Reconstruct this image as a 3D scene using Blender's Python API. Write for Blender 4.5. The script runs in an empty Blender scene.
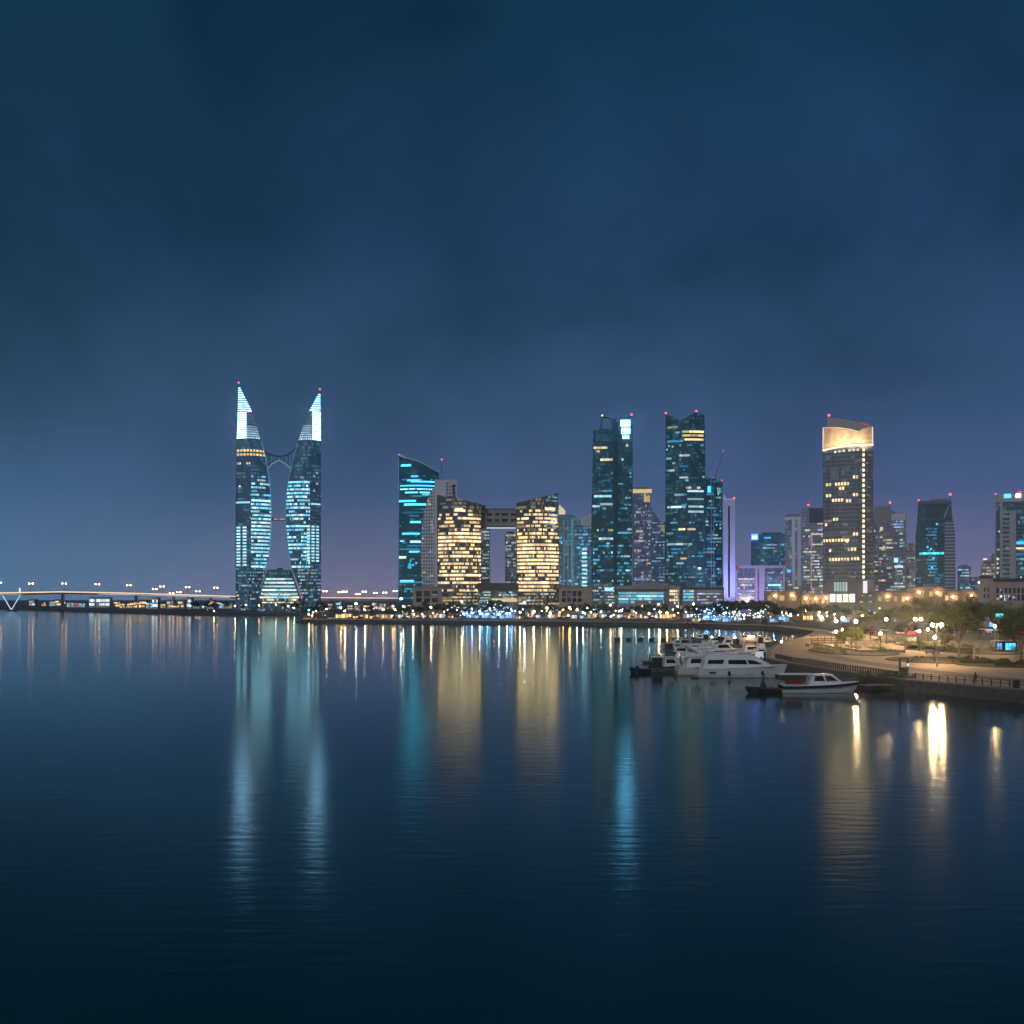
import bpy, bmesh, math, random
from mathutils import Vector, Matrix
random.seed(11)
F, HY, CZ, GZ = 1100.0, 595.0, 16.0, 1.9      # focal length in px, horizon row, eye height, quay height
scn = bpy.context.scene
C = scn.collection
PI = math.pi
HAZE = .00022

# ------------------------------------------------------------------ helpers
def W(px, py, D): return Vector(((px - 512) / F * D, D, CZ - (py - HY) / F * D))
def GX(px, D): return (px - 512) / F * D
def GD(py, z=GZ): return (CZ - z) * F / (py - HY)            # distance of a ground point seen in row py
def ground(px, py, z=GZ):
    d = GD(py, z); return Vector((GX(px, d), d, z))

class MB:
    def __init__(s): s.v = []; s.f = []
    def add(s, vs, fs):
        n = len(s.v); s.v += [tuple(v) for v in vs]; s.f += [tuple(i + n for i in f) for f in fs]
    def quad(s, a, b, c, d): s.add([a, b, c, d], [(0, 1, 2, 3)])
    def box(s, x0, x1, y0, y1, z0, z1):
        s.add([(x0,y0,z0),(x1,y0,z0),(x1,y1,z0),(x0,y1,z0),(x0,y0,z1),(x1,y0,z1),(x1,y1,z1),(x0,y1,z1)],
              [(3,2,1,0),(4,5,6,7),(0,1,5,4),(1,2,6,5),(2,3,7,6),(3,0,4,7)])
    def loft(s, rings, caps=True):
        n = len(rings[0]); vs = [p for r in rings for p in r]; fs = []
        for k in range(len(rings) - 1):
            for i in range(n):
                j = (i + 1) % n
                fs.append((k*n+i, k*n+j, (k+1)*n+j, (k+1)*n+i))
        if caps: fs.append(tuple(range(n))[::-1]); fs.append(tuple((len(rings)-1)*n + i for i in range(n)))
        s.add(vs, fs)
    def prism(s, poly, y0, y1, y0t=None, y1t=None):          # side outline (x, z) given a thickness along y
        s.loft([[(x, y0, z) for x, z in poly], [(x, y1, z) for x, z in poly]])
    def slab(s, poly, z0, z1):
        s.loft([[(x, y, z0) for x, y in poly], [(x, y, z1) for x, y in poly]])
    def tube(s, pts, rs, n=6):
        pts = [Vector(p) for p in pts]
        if not isinstance(rs, (list, tuple)): rs = [rs] * len(pts)
        rings = []
        for i, p in enumerate(pts):
            d = (pts[min(i+1, len(pts)-1)] - pts[max(i-1, 0)]).normalized()
            a = d.orthogonal().normalized() if abs(d.z) < .9 else Vector((1,0,0)).cross(d).normalized()
            b = d.cross(a)
            rings.append([p + (a*math.cos(2*PI*k/n) + b*math.sin(2*PI*k/n))*rs[i] for k in range(n)])
        s.loft(rings)
    def ball(s, c, r, n=8, m=6, sq=1.0):
        c = Vector(c); rings = []
        for i in range(1, m):
            t = PI*i/m
            rings.append([c + Vector((r*math.sin(t)*math.cos(2*PI*k/n), r*math.sin(t)*math.sin(2*PI*k/n), -r*sq*math.cos(t))) for k in range(n)])
        s.loft(rings)
    def build(s, name, mat, parent=None, origin=None, clean=True, smooth=False):
        me = bpy.data.meshes.new(name)
        o = origin if origin is not None else Vector((0,0,0))
        me.from_pydata([(v[0]-o[0], v[1]-o[1], v[2]-o[2]) for v in s.v], [], s.f)
        if clean:
            bm = bmesh.new(); bm.from_mesh(me); bmesh.ops.recalc_face_normals(bm, faces=bm.faces); bm.to_mesh(me); bm.free()
        if smooth:
            for p in me.polygons: p.use_smooth = True
        me.materials.append(mat)
        ob = bpy.data.objects.new(name, me); C.objects.link(ob)
        if parent: ob.parent = parent
        else: ob.location = o
        return ob

ORG = {}
def tag(o, label, cat=None, group=None, kind=None):
    if label: o['label'] = label
    if cat: o['category'] = cat
    if group: o['group'] = group
    if kind: o['kind'] = kind
    return o
def thing(name, label, cat, loc, group=None, rz=0):
    o = bpy.data.objects.new(name, None); C.objects.link(o); o.location = loc; o.rotation_euler.z = rz
    o.empty_display_size = 1
    ORG[o.name] = Vector(loc)
    return tag(o, label, cat, group)
def part(mb, name, mat, parent, local=True, **k):
    r = parent
    while r.parent: r = r.parent
    if local: return mb.build(name, mat, parent, **k)
    o, a = ORG[r.name], -r.rotation_euler.z; ca, sa = math.cos(a), math.sin(a)
    mb.v = [((v[0]-o.x)*ca - (v[1]-o.y)*sa, (v[0]-o.x)*sa + (v[1]-o.y)*ca, v[2]-o.z) for v in mb.v]
    return mb.build(name, mat, parent, **k)
def structure(mb, name, mat, **k): return tag(mb.build(name, mat, **k), None, kind='structure')
def dup(root, loc, rz=0, sc=1, label=None, group=None):
    r = root.copy(); C.objects.link(r); r.location = loc; r.rotation_euler = (0, 0, rz); r.scale = (sc, sc, sc)
    if label: r['label'] = label
    if group: r['group'] = group
    for ch in list(root.children):
        c = ch.copy(); C.objects.link(c); c.parent = r
        for g in ch.children:
            d = g.copy(); C.objects.link(d); d.parent = c
    return r

# ------------------------------------------------------------------ materials
def lin(r, g, b):
    f = lambda c: (c/255/12.92) if c <= 10 else ((c/255 + .055)/1.055)**2.4
    return (f(r), f(g), f(b))
def newmat(name):
    m = bpy.data.materials.new(name); m.use_nodes = True
    nt = m.node_tree; return m, nt, nt.nodes, nt.links, nt.nodes['Principled BSDF']
def plain(name, col, rough=.6, metal=0, var=.25, scale=2.0, bump=0):
    m, nt, N, L, b = newmat(name)
    tc = N.new('ShaderNodeTexCoord'); no = N.new('ShaderNodeTexNoise'); no.inputs['Scale'].default_value = scale; no.inputs['Detail'].default_value = 5
    L.new(tc.outputs['Object'], no.inputs['Vector'])
    r = N.new('ShaderNodeValToRGB'); r.color_ramp.elements[0].position = .3; r.color_ramp.elements[1].position = .7
    r.color_ramp.elements[0].color = (*[c*(1-var) for c in col], 1); r.color_ramp.elements[1].color = (*[min(1, c*(1+var)) for c in col], 1)
    L.new(no.outputs['Fac'], r.inputs['Fac']); L.new(r.outputs['Color'], b.inputs['Base Color'])
    b.inputs['Roughness'].default_value = rough; b.inputs['Metallic'].default_value = metal
    if bump:
        bp = N.new('ShaderNodeBump'); bp.inputs['Strength'].default_value = bump; bp.inputs['Distance'].default_value = .05
        L.new(no.outputs['Fac'], bp.inputs['Height']); L.new(bp.outputs['Normal'], b.inputs['Normal'])
    return m
LIT = {}
def lit(col, s):
    s = float('%.2g' % s) if s > 9 else float('%.1g' % s) if s < .8 else round(s*5)/5; key = (tuple(round(c, 2) for c in col), s)
    if key not in LIT:
        m = bpy.data.materials.new('glow'); m.use_nodes = True
        N = m.node_tree.nodes; N.clear()
        e = N.new('ShaderNodeEmission'); o = N.new('ShaderNodeOutputMaterial')
        e.inputs['Color'].default_value = (*col, 1); e.inputs['Strength'].default_value = s
        m.node_tree.links.new(e.outputs[0], o.inputs['Surface']); LIT[key] = m
    return LIT[key]
def facade(name, glass, frame, fh, bay, dim=(.3,.8,1), ds=.12, prob=.35, vert=.18, band=.3, rough=.22, base=.01):
    """curtain wall: floors fh m high, bays bay m wide; some rooms behind it are dimly lit; base adds an even glow to every pane to lift the wall"""
    m, nt, N, L, b = newmat(name)
    def math_(op, a, c=None, d=None):
        n = N.new('ShaderNodeMath'); n.operation = op
        for i, x in enumerate((a, c, d)):
            if x is None: continue
            if isinstance(x, (int, float)): n.inputs[i].default_value = x
            else: L.new(x, n.inputs[i])
        return n.outputs[0]
    tc = N.new('ShaderNodeTexCoord'); sp = N.new('ShaderNodeSeparateXYZ'); L.new(tc.outputs['Object'], sp.inputs[0])
    xy = math_('ADD', sp.outputs['X'], sp.outputs['Y'])
    xs = math_('DIVIDE', xy, bay); zs = math_('DIVIDE', sp.outputs['Z'], fh)
    fx = math_('FRACT', xs); fz = math_('FRACT', zs)
    mul = math_('LESS_THAN', fx, vert); spn = math_('LESS_THAN', fz, band)
    fr = math_('MAXIMUM', mul, spn)
    cv = N.new('ShaderNodeCombineXYZ'); L.new(math_('FLOOR', xs), cv.inputs[0]); L.new(math_('FLOOR', zs), cv.inputs[1])
    wn = N.new('ShaderNodeTexWhiteNoise'); L.new(cv.outputs[0], wn.inputs['Vector'])
    cv2 = N.new('ShaderNodeCombineXYZ'); L.new(math_('FLOOR', math_('DIVIDE', xs, 5)), cv2.inputs[0]); L.new(math_('FLOOR', zs), cv2.inputs[1]); cv2.inputs[2].default_value = 7
    wn2 = N.new('ShaderNodeTexWhiteNoise'); L.new(cv2.outputs[0], wn2.inputs['Vector'])
    on = math_('MULTIPLY', math_('GREATER_THAN', math_('ADD', math_('MULTIPLY', wn.outputs['Value'], .5), math_('MULTIPLY', wn2.outputs['Value'], .5)), 1 - prob), wn.outputs['Value'])
    on = math_('MULTIPLY', on, math_('SUBTRACT', 1, fr))
    gl = math_('MULTIPLY', math_('SUBTRACT', 1, fr), base)  # even glow put into all panes to lift the wall, beyond the lit rooms
    st = math_('ADD', math_('MULTIPLY', math_('MULTIPLY', on, on), ds*.75), gl)
    mx = N.new('ShaderNodeMix'); mx.data_type = 'RGBA'
    L.new(fr, mx.inputs['Factor']); mx.inputs['A'].default_value = (*glass, 1); mx.inputs['B'].default_value = (*frame, 1)
    L.new(mx.outputs['Result'], b.inputs['Base Color'])
    L.new(math_('ADD', math_('MULTIPLY', fr, .35), rough), b.inputs['Roughness'])
    b.inputs['Emission Color'].default_value = (*dim, 1); L.new(st, b.inputs['Emission Strength'])
    return m

CY, CYW, TEAL = (.09, .62, 1.0), (.46, .85, 1.0), (.035, .48, .88)
WARM, GOLD, WHITE, BLUE, RED = (1, .62, .26), (1, .76, .42), (.95, .97, 1), (.10, .28, 1), (1, .06, .10)
SODIUM = (1, .50, .20)
concrete = plain('concrete', (.24, .22, .20), .75, var=.2, scale=.15)
beige_stone = plain('beige stone', (.36, .27, .21), .8, var=.15, scale=.2)
pale_panel = plain('pale panel', (.58,.58,.63), .6, var=.1, scale=.1)
dark_metal = plain('dark metal', (.035, .037, .04), .45, .4)
grey_metal = plain('grey metal', (.22, .22, .23), .4, .6)
white_gel = plain('white gelcoat', (.72, .70, .67), .25, var=.06, scale=.6)
navy = plain('navy paint', (.01, .02, .06), .25)
dark_hull = plain('dark hull paint', (.015, .018, .025), .4)
tinted = plain('tinted boat glass', (.008, .012, .016), .08, var=.1)
teak = plain('teak', (.22, .13, .07), .6, scale=6)
canvas = plain('dark canvas', (.02, .025, .03), .9)
red_cloth = plain('red cloth', (.45, .02, .02), .8)
bark = plain('bark', (.16, .11, .08), .9, var=.3, scale=5, bump=.4)
leaf_far = plain('leaf dark', (.035, .05, .032), .7, var=.5, scale=.5)
leaf_near = plain('leaf olive', (.115,.13,.05), .7, var=.45, scale=.7)
leaf_lime = plain('leaf yellow green', (.11, .13, .02), .6, var=.6, scale=1.5)
hedge_leaf = plain('hedge leaf', (.05, .075, .025), .7, var=.5, scale=1.2)
brick_red = plain('terracotta', (.24, .12, .08), .8)
roof_dark = plain('dark roof', (.05, .045, .045), .7)
tyre = plain('rubber', (.02, .02, .02), .8)
paint_cols = [plain('car paint white', (.6,.6,.6), .3), plain('car paint silver', (.3,.31,.33), .3, .5), plain('car paint dark', (.03,.03,.04), .3), plain('car paint red', (.3,.02,.02), .3)]

# ------------------------------------------------------------------ towers
def vary(c):
    k = random.choice((0, 0, 1, 2)); return (c if k == 0 else (c[0]*.72, c[1]*.95, c[2]) if k == 1 else (min(1, c[0]*1.25+.03), c[1], c[2]*.9))
class Tower:
    """a building whose front looks toward the water; outline rows in px, turned into metres at distance D"""
    def __init__(s, name, label, cat, levels, D, depth, mat, bulge=0, roof=None, group=None, body='facade', ground_z=GZ):
        s.D, s.bulge = D, bulge
        pyb = HY + (CZ - ground_z) * F / D
        lv = sorted([tuple(l) for l in levels])
        if lv[-1][0] < pyb: lv.append((pyb, lv[-1][1], lv[-1][2]))
        s.lv = lv; s.windows = []; s.mat = mat; s.wmax = max(l[2]-l[1] for l in lv)
        mid = (lv[-1][1] + lv[-1][2]) / 2
        s.c = Vector((GX(mid, D), D)); s.d = s.c.normalized(); s.w = Vector((s.d.y, -s.d.x))
        s.root = thing(name, label, cat, (s.c.x, s.c.y, ground_z), group, math.atan2(s.w.y, s.w.x))
        n = 16 if bulge else 4
        rings = []
        for k, (py, xl, xr) in enumerate(reversed(lv)):
            z = s.z(py); top = k == len(lv) - 1; fr = []; bk = []
            for i in range(n + 1):
                t = i / n; px = xl + (xr - xl) * t
                p = s.P(px, -s.bow(py, t)); q = s.P(px, 0) + s.d * depth
                zz = s.z(s.interp(roof, px)) if top and roof else z
                fr.append((p.x, p.y, zz)); bk.append((q.x, q.y, zz))
            rings.append(fr + bk[::-1])
        mb = MB(); mb.loft(rings, caps=False); m_ = 2*n + 2; tp = rings[-1]
        for i in range(n): mb.quad(tp[i], tp[i+1], tp[m_-2-i], tp[m_-1-i])
        s.body = part(mb, body, mat, s.root, local=False)
    def z(s, py): return CZ - (py - HY) / F * s.D
    def bow(s, py, t):
        xl, xr = s.edges(py); return s.bulge * (xr - xl) / s.wmax * (1 - (2*t - 1)**2)
    def P(s, px, off=0):
        c = s.c + s.d * off; k = (px - 512) / F
        return c + s.w * ((k * c.y - c.x) / (s.w.x - k * s.w.y))
    def P3(s, px, py, off=0): p = s.P(px, off); return Vector((p.x, p.y, CZ - (py - HY) / F * (s.D + (off if off > 1 else 0))))
    @staticmethod
    def interp(pl, x):
        if x <= pl[0][0]: return pl[0][1]
        for (a, b), (c, d) in zip(pl, pl[1:]):
            if x <= c: return b + (d - b) * (x - a) / (c - a)
        return pl[-1][1]
    def edges(s, py):
        L = s.lv
        if py <= L[0][0]: return L[0][1], L[0][2]
        for a, b in zip(L, L[1:]):
            if py <= b[0]:
                t = (py - a[0]) / (b[0] - a[0]); return a[1] + (b[1]-a[1])*t, a[2] + (b[2]-a[2])*t
        return L[-1][1], L[-1][2]
    def pt(s, px, py, off=None):
        if off is None: off = .3 if s.bulge else .15
        xl, xr = s.edges(py); t = min(1, max(0, (px - xl) / max(.01, xr - xl)))
        return s.P3(px, py, -s.bow(py, t) - off)
    def win(s, x0, x1, y0, y1, col=CYW, st=.8, name='window'):
        e0, e1 = s.edges(y0), s.edges(y1)
        l0, r0, l1, r1 = max(x0, e0[0]+.25), min(x1, e0[1]-.25), max(x0, e1[0]+.25), min(x1, e1[1]-.25)
        if r0 - l0 < .3 and r1 - l1 < .3: return
        if r0 < l0: l0 = r0 = (l0 + r0)/2
        if r1 < l1: l1 = r1 = (l1 + r1)/2
        s.windows.append((max(r0-l0, r1-l1)*(y1-y0), l0, r0, l1, r1, y0, y1, col, st, name))
    def fill(s, x0, x1, y0, y1, step, bay, prob, cols=(CYW,), smin=.3, smax=1.0, h=.5, stay=.55, gap=.22, name='window'):
        y = y0
        while y < y1:
            rowp = prob * random.uniform(.35, 1.5); x = x0 + random.uniform(0, bay*.3); on = random.random() < rowp; start = x
            st = random.uniform(smin, smax); c = random.choice(cols)
            while x < x1:
                nx = x + bay
                if random.random() > stay*.85 or nx >= x1:
                    if on: s.win(start, min(nx, x1) - bay*gap, y, y + step*h, c, st*random.uniform(.45, 1.25), name)
                    on = random.random() < (rowp if not on else rowp**.6); start = nx; st = st*.6 + .4*random.uniform(smin, smax); c = random.choice(cols)
                x = nx
            y += step
    def grid(s, x0, x1, y0, y1, nx, step, col, st, h=.5, w=.7, prob=1, name='window', jit=.25):
        bw = (x1 - x0) / nx; y = y0
        while y < y1:
            for i in range(nx):
                if random.random() < prob: s.win(x0 + i*bw, x0 + i*bw + bw*w, y, y + step*h, col, st*random.uniform(1-jit, 1+jit), name)
            y += step
    def poly(s, name, pts, mat, dfront=-.5, dback=2):
        mb = MB(); fr = [s.P3(x, y, dfront) for x, y in pts]; dv = Vector((s.d.x, s.d.y, 0)) * (dback - dfront)
        mb.loft([fr, [p + dv for p in fr]]); return part(mb, name, mat, s.root, local=False)
    def box(s, name, x0, x1, y0, y1, mat, dfront=-.3, dback=2):
        if s.bulge: dfront -= s.bow((y0+y1)/2, min(1, max(0, ((x0+x1)/2 - s.edges((y0+y1)/2)[0]) / max(.01, s.edges((y0+y1)/2)[1] - s.edges((y0+y1)/2)[0])))) if dback < 4 else 0
        return s.poly(name, [(x0,y1),(x1,y1),(x1,y0),(x0,y0)], mat, dfront, dback)
    def line(s, name, pts, r, mat, off=.3):
        mb = MB(); mb.tube([s.pt(x, y, off) for x, y in pts], r, 5); return part(mb, name, mat, s.root, local=False)
    def mast(s, px, y0, y1, r=.25, back=5, beacon=True, mat=None, rb=.85):
        a, b = s.P3(px, y1, back), s.P3(px, y0, back)
        mb = MB(); mb.tube([a, b], [r*1.4, r]); m = part(mb, 'mast', mat or grey_metal, s.root, local=False)
        if beacon:
            rb *= .8; mb = MB(); mb.ball(b + Vector((0, 0, rb*.6)), rb); part(mb, 'beacon', lit(RED, 5), m, local=False)
        return m
    def finish(s, most=100):
        s.windows = [w[:7] + (vary(w[7]), w[8]*1.55, w[9]) for w in s.windows]; s.windows.sort(key=lambda w: -w[0]); rest = {}
        for i, (a, l0, r0, l1, r1, y0, y1, c, st, name) in enumerate(s.windows):
            mb = MB(); n = 1 if not s.bulge else max(1, math.ceil((r0 - l0) / s.wmax * 16))
            for k in range(n):
                ta, tb = k/n, (k+1)/n
                mb.quad(s.pt(l1+(r1-l1)*ta, y1), s.pt(l1+(r1-l1)*tb, y1), s.pt(l0+(r0-l0)*tb, y0), s.pt(l0+(r0-l0)*ta, y0))
            if i < most: part(mb, name, lit(c, st), s.root, local=False, clean=False)
            else: rest.setdefault(name, []).append((mb, c, st))
        for name, lst in rest.items():
            me = MB(); mats = []; idx = []
            for mb, c, st in lst:
                m = lit(c, st)
                if m not in mats: mats.append(m)
                idx += [mats.index(m)] * len(mb.f); me.add(mb.v, mb.f)
            o = part(me, name, mats[0], s.root, local=False, clean=False); o['kind'] = 'stuff'
            for m in mats[1:]: o.data.materials.append(m)
            for p, i in zip(o.data.polygons, idx): p.material_index = i

G_TEAL = lin(16, 62, 84)
def fm(name, glass, frame, D, step, bay_px, **k): return facade(name, glass, frame, step*D/F, bay_px*D/F, **k)

# --- the pair of sail towers, their links and the hall between them
D = 950
sail_l = [(385,238,239.2),(408.3,237.6,251),(424.7,237.2,256.5),(440,236.6,261.3),(457.5,236,266),(479.4,235.8,269.5),(493,235.7,270.9),(521.5,235.5,271.5),(544.7,235.5,270.2),(557,235.5,268.8),(574.8,235.5,264.7),(598,235.5,258)]
sail_r = [(391,319.4,320.6),(417,305.8,320.9),(441,298.2,321),(463,292,321),(482,288,321),(498.6,285.9,321),(524,285.7,321),(551.5,288.6,321),(569,292,321),(585.7,299,321),(600.7,303,321)]
sail_mat = fm('sail tower glass', (.03,.055,.08), (.06,.09,.12), D, 3.65, 1.8, dim=(.22,.6,1), ds=.28, prob=.5, base=.06)
def sail_tower(name, label, lv, side):
    T = Tower(name, label, 'tower', lv, D, 26, sail_mat, bulge=7, group='twin sail towers')
    base = 440 if side < 0 else 442
    y = lv[0][0] + 3
    while y < base - 1:                                   # lit louvres of the crown
        f = (y - lv[0][0]) / (base - lv[0][0])
        e = T.edges(y)
        if side < 0: a, b = (e[0], 246.5), (247, e[1])
        else: a, b = (312.5, e[1]), (e[0], 312)
        st = .62 + .6*f
        if y < 411:
            nseg = max(1, int((e[1] - e[0])/4))
            for q in range(nseg): T.win(e[0] + (e[1]-e[0])*q/nseg, e[0] + (e[1]-e[0])*(q+.94)/nseg, y, y + 1.1, (.33,.68,1), st*random.uniform(2.4, 5.0), 'louvre')
        else:
            
            for q in range(2): T.win(a[0] + (a[1]-a[0])*q/2, a[0] + (a[1]-a[0])*(q+.95)/2, y, y + 1.3, (.35,.70,1), st*random.uniform(4.2, 7.0), 'louvre')
            if y > 424: T.grid(*b, y, y + 1, 6, 9, (.55,.8,1), .35 + .5*(y - 424)/16, h=.15, w=.75, name='louvre')
            else: T.win(*b, y, y + .6, (.5,.8,1), .14, 'louvre')
        y += 2.25
    for k, (x, yy) in enumerate([]): pass
    if side < 0:
        T.grid(237, 266, 450, 458, 9, 4, WARM, .9, h=.55, w=.68); T.grid(237, 251, 463, 467, 6, 4, GOLD, .6, h=.5, prob=.7)
        T.win(236, 250, 502, 503.8, CYW, .8); T.win(239, 240.5, 486, 487.4, WHITE, .9)
        T.grid(236.5, 248.8, 527, 567, 2, 3.1, CYW, .85, h=.55, w=.62); T.fill(251, 272, 476, 500, 3.65, 2.1, .5, (CYW, CY), .3, 1.1)
        T.fill(251, 272, 500, 568, 3.65, 1.25, .92, (CYW, CYW, (.5,.85,1), CY), .45, 1.8, stay=.5); T.fill(236, 268, 565, 600, 3.3, 1.4, .4, (CY, CYW, (.7,.8,1), GOLD), .12, .6, stay=.3)
        T.line('edge_strip', [(x - .2, y) for y, _, x in lv if y > 438 and y < 560], .22, lit((.4,.8,1), .5))
    else:
        T.grid(304, 320, 448, 458, 5, 3.8, WARM, .6, h=.5, w=.6, prob=.35); T.fill(287, 312, 463, 482, 3.65, 2.1, .3, (CYW, TEAL), .15, .7)
        T.fill(286, 310, 482, 566, 3.65, 1.25, .92, (CYW, CYW, (.5,.85,1), CY), .45, 1.8, stay=.5); T.win(311, 320.5, 503.6, 505.2, CYW, .8)
        T.grid(307, 320.5, 526, 563, 3, 3.1, CYW, .85, h=.55, w=.68); T.fill(298, 321, 566, 602, 3.3, 1.4, .4, (CY, CYW, (.8,.8,1), GOLD), .12, .6, stay=.3)
        T.grid(313, 319, 465, 500, 2, 3.6, (.8,.8,1), .3, prob=.5)
        T.line('edge_strip', [(x + .2, y) for y, x, _ in lv if y > 438 and y < 560], .2, lit((.4,.8,1), .3))
    # dark ring below the crown
    e = T.edges(base); T.line('ring', [(e[0], base + .5), ((e[0]+e[1])/2, base + .9), (e[1], base + .5)], .45, dark_metal)
    tip = lv[0]; T.mast((tip[1]+tip[2])/2, tip[0] - 1.5, tip[0] + 3, .25, 8, rb=.9)
    T.finish(); return T
SL = sail_tower('sail_tower', 'left sail shaped glass tower, curving right under a white lit pointed crown', sail_l, -1)
SR = sail_tower('sail_tower', 'right sail shaped glass tower, curving left under a white lit pointed crown', sail_r, 1)
t = thing('sky_bridge', 'curved lattice bridge hung high between the twin sail towers', 'bridge', W(279, 468, D+12))
top = [(262,449),(268,453.5),(274,455.8),(280,456.5),(286,455.4),(292,452),(297.5,447)]; bot = [(267.5,468.5),(272,464),(279,460),(285,463.5),(291,468.5)]
mb = MB(); mb.tube([W(x, y, D+12) for x, y in top], .5); part(mb, 'top_chord', dark_metal, t, local=False)
mb = MB(); mb.tube([W(x, y, D+12) for x, y in bot], .42); part(mb, 'arch_rib', lit((.35,.7,1), .5), t, local=False)
mb = MB()
for i in range(14):
    x = 266.5 + i*1.9; mb.tube([W(x, Tower.interp(top, x), D+12), W(min(291, max(268, x + (2 if i % 2 else -2))), Tower.interp(bot, x + (2 if i % 2 else -2)), D+12)], .24, 4)
part(mb, 'lattice', plain('lattice steel', (.10,.13,.17), .6), t, local=False)
t = thing('sky_bridge', 'straight footbridge with pink lights between the twin sail towers', 'bridge', W(279, 519, D+12))
mb = MB(); a, b = W(270, 520.4, D+10), W(287, 517.8, D+10); mb.box(a.x, b.x, D+10, D+15, a.z, b.z); part(mb, 'deck', concrete, t, local=False)
for x0, x1 in ((273.5,277.5),(279.5,284.8)):
    mb = MB(); a, b = W(x0, 519.7, D+9.8), W(x1, 518.4, D+9.8); mb.box(a.x, b.x, D+9.8, D+9.95, a.z, b.z); part(mb, 'light_strip', lit((1,.4,.45), .7), t, local=False)
hall_mat = fm('hall glass', (.02,.05,.06), (.06,.09,.10), 925, 3.6, 2, dim=(.3,.8,.9), ds=.25, prob=.5, base=.03)
T = Tower('glass_hall', 'sloping glass hall with lit floor bands between the feet of the twin towers', 'building', [(569.5,267.5,291.4),(578,264.5,294),(590,260.5,298),(600.8,257,302)], 925, 20, hall_mat, bulge=5)
y = 578.2; k = 0
while y < 600:
    e = T.edges(y); T.fill(e[0]+1, e[1]-1, y, y+1, 3.65, 1.8, 1.4, (CYW, (.7,1,.95)), .5, 1.2, h=.5, stay=.9); y += 3.65
T.fill(262, 298, 594, 602, 2.6, 2, .8, (WARM, GOLD, CYW), .5, 1.3)
T.box('roof_plant', 277, 283, 567.8, 569.6, roof_dark, 5, 12); T.finish()

# --- teal curved tower
D = 818
T = Tower('teal_tower', 'dark teal glass tower with sloping curved roof beside the pale curved tower', 'tower', [(474,398.5,439),(540,398,438),(604,398,438)], D, 30, fm('teal glass', (.01,.06,.08), (.012,.05,.065), D, 3.3, 2, dim=(.1,.7,.9), ds=.12, prob=.35, base=.03, rough=.15), bulge=5, roof=[(398.5,457),(407,459),(420,462.5),(432,467.5),(439,473)])
for row in [(401,411,465,467,1),(411,418,476,478,.5),(407,420,480,482,.6),(411,437,481.5,483,.8),(400,437,485.5,487,.7),(400,434,489,490.3,.6),(405,430,492.3,493.8,.9),(422,431,494.5,496,.5),(399,416,500.5,502.5,.8),(404,430,504,506,.8),(410,421,521.5,523.5,.8),(402,420,533,535,.7),(410,422,541,543,.7),(400,404,540.5,542,.5),(409,420,551,553,.7),(399,406,556.5,558.5,.9),(400,414,580,582.5,.7)]:
    T.win(row[0], row[1], row[2], row[3], random.choice((CY, CY, (.1,.7,1), CYW)), row[4]*1.9)
for k in range(9): x = 406 + random.random()*14; yy = 560 + random.random()*8; T.win(x, x+1.8, yy, yy+2.2, TEAL, .8)
T.fill(399, 438, 476, 604, 3.3, 2.6, .22, (TEAL, CY), .1, .45, stay=.6)
T.fill(399, 421, 584, 603, 3.3, 1.6, .45, ((.4,.7,1), CY), .15, .5, stay=.3)
T.poly('roof_fin', [(398.3,457.2),(399.6,454.5),(407,458.4),(420,461.9),(439,472.4),(439,473.4),(420,463),(407,459.6)], pale_panel, -5, 6)
T.mast(399.2, 455.6, 460, .3, 0, rb=.8); T.line('edge_strip', [(398.6, 459), (398.4, 600)], .18, lit((.4,.7,1), .3)); T.finish()

# --- pale curved tower behind
D = 788
T = Tower('curved_tower', 'pale tower with bulging left side just left of the left gold lit block', 'tower', [(483,437,452),(494.5,429,453),(514,423.4,453),(539,420.8,453),(567,420.8,453),(590,422.5,453)], D, 16, fm('pale curved wall', (.03,.04,.055), (.6,.6,.66), D, 3.4, 2.6, dim=(.8,.85,1), ds=.2, prob=.3, vert=.38, band=.42, rough=.4, base=.02))
T.box('lift_core', 434.5, 446, 480, 600, pale_panel, -.6, 3); T.box('roof_block', 445, 457, 479.5, 500, pale_panel, 4, 15); T.box('roof_recess', 446, 455.5, 484.5, 486.5, roof_dark, 3.6, 4.2)
T.mast(441.8, 460, 481, .22, 4, rb=.7); T.fill(422, 434, 500, 585, 3.4, 1.8, .12, (GOLD, CYW), .2, .6, stay=.2); T.finish()

# --- the two gold lit blocks, the block that spans them, the hall between
D = 760
gold_mat = fm('gold block glass', (.04,.055,.07), (.085,.09,.10), D, 3.75, 1.9, dim=(1,.74,.42), ds=.35, prob=.5, base=.008)
T = Tower('gold_block', 'left gold lit office block with curved front and roof falling to the right', 'building', [(505,437,481),(540,437,481.5),(596,437.5,481.5)], D, 22, gold_mat, bulge=9, roof=[(437,495.5),(450,497),(465,501),(481,505)], group='gold lit blocks')
PEACH = (1, .66, .36)
def gold_rows(T, x0, x1, sparse, dense):
    y = sparse
    while y < dense: T.fill(x0, x1, y, y+1, 3.75, 1.3, .5, (PEACH, WARM, (1,.74,.46)), .5, 1.6, h=.58, stay=.55); y += 3.75
    while y < 590:
        k = random.uniform(.72, 1.0)
        T.fill(x0, x1, y, y+1, 3.75, 1.3, .95*k, (PEACH, PEACH, WARM, (1,.74,.46)), .8*k, 2.3*k, h=.58, stay=.55); y += 3.75
    T.fill(x0, x1, 590, 603, 3.2, 1.3, .5, (PEACH, (.7,.9,.9), WARM), .2, .7, stay=.3)
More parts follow.
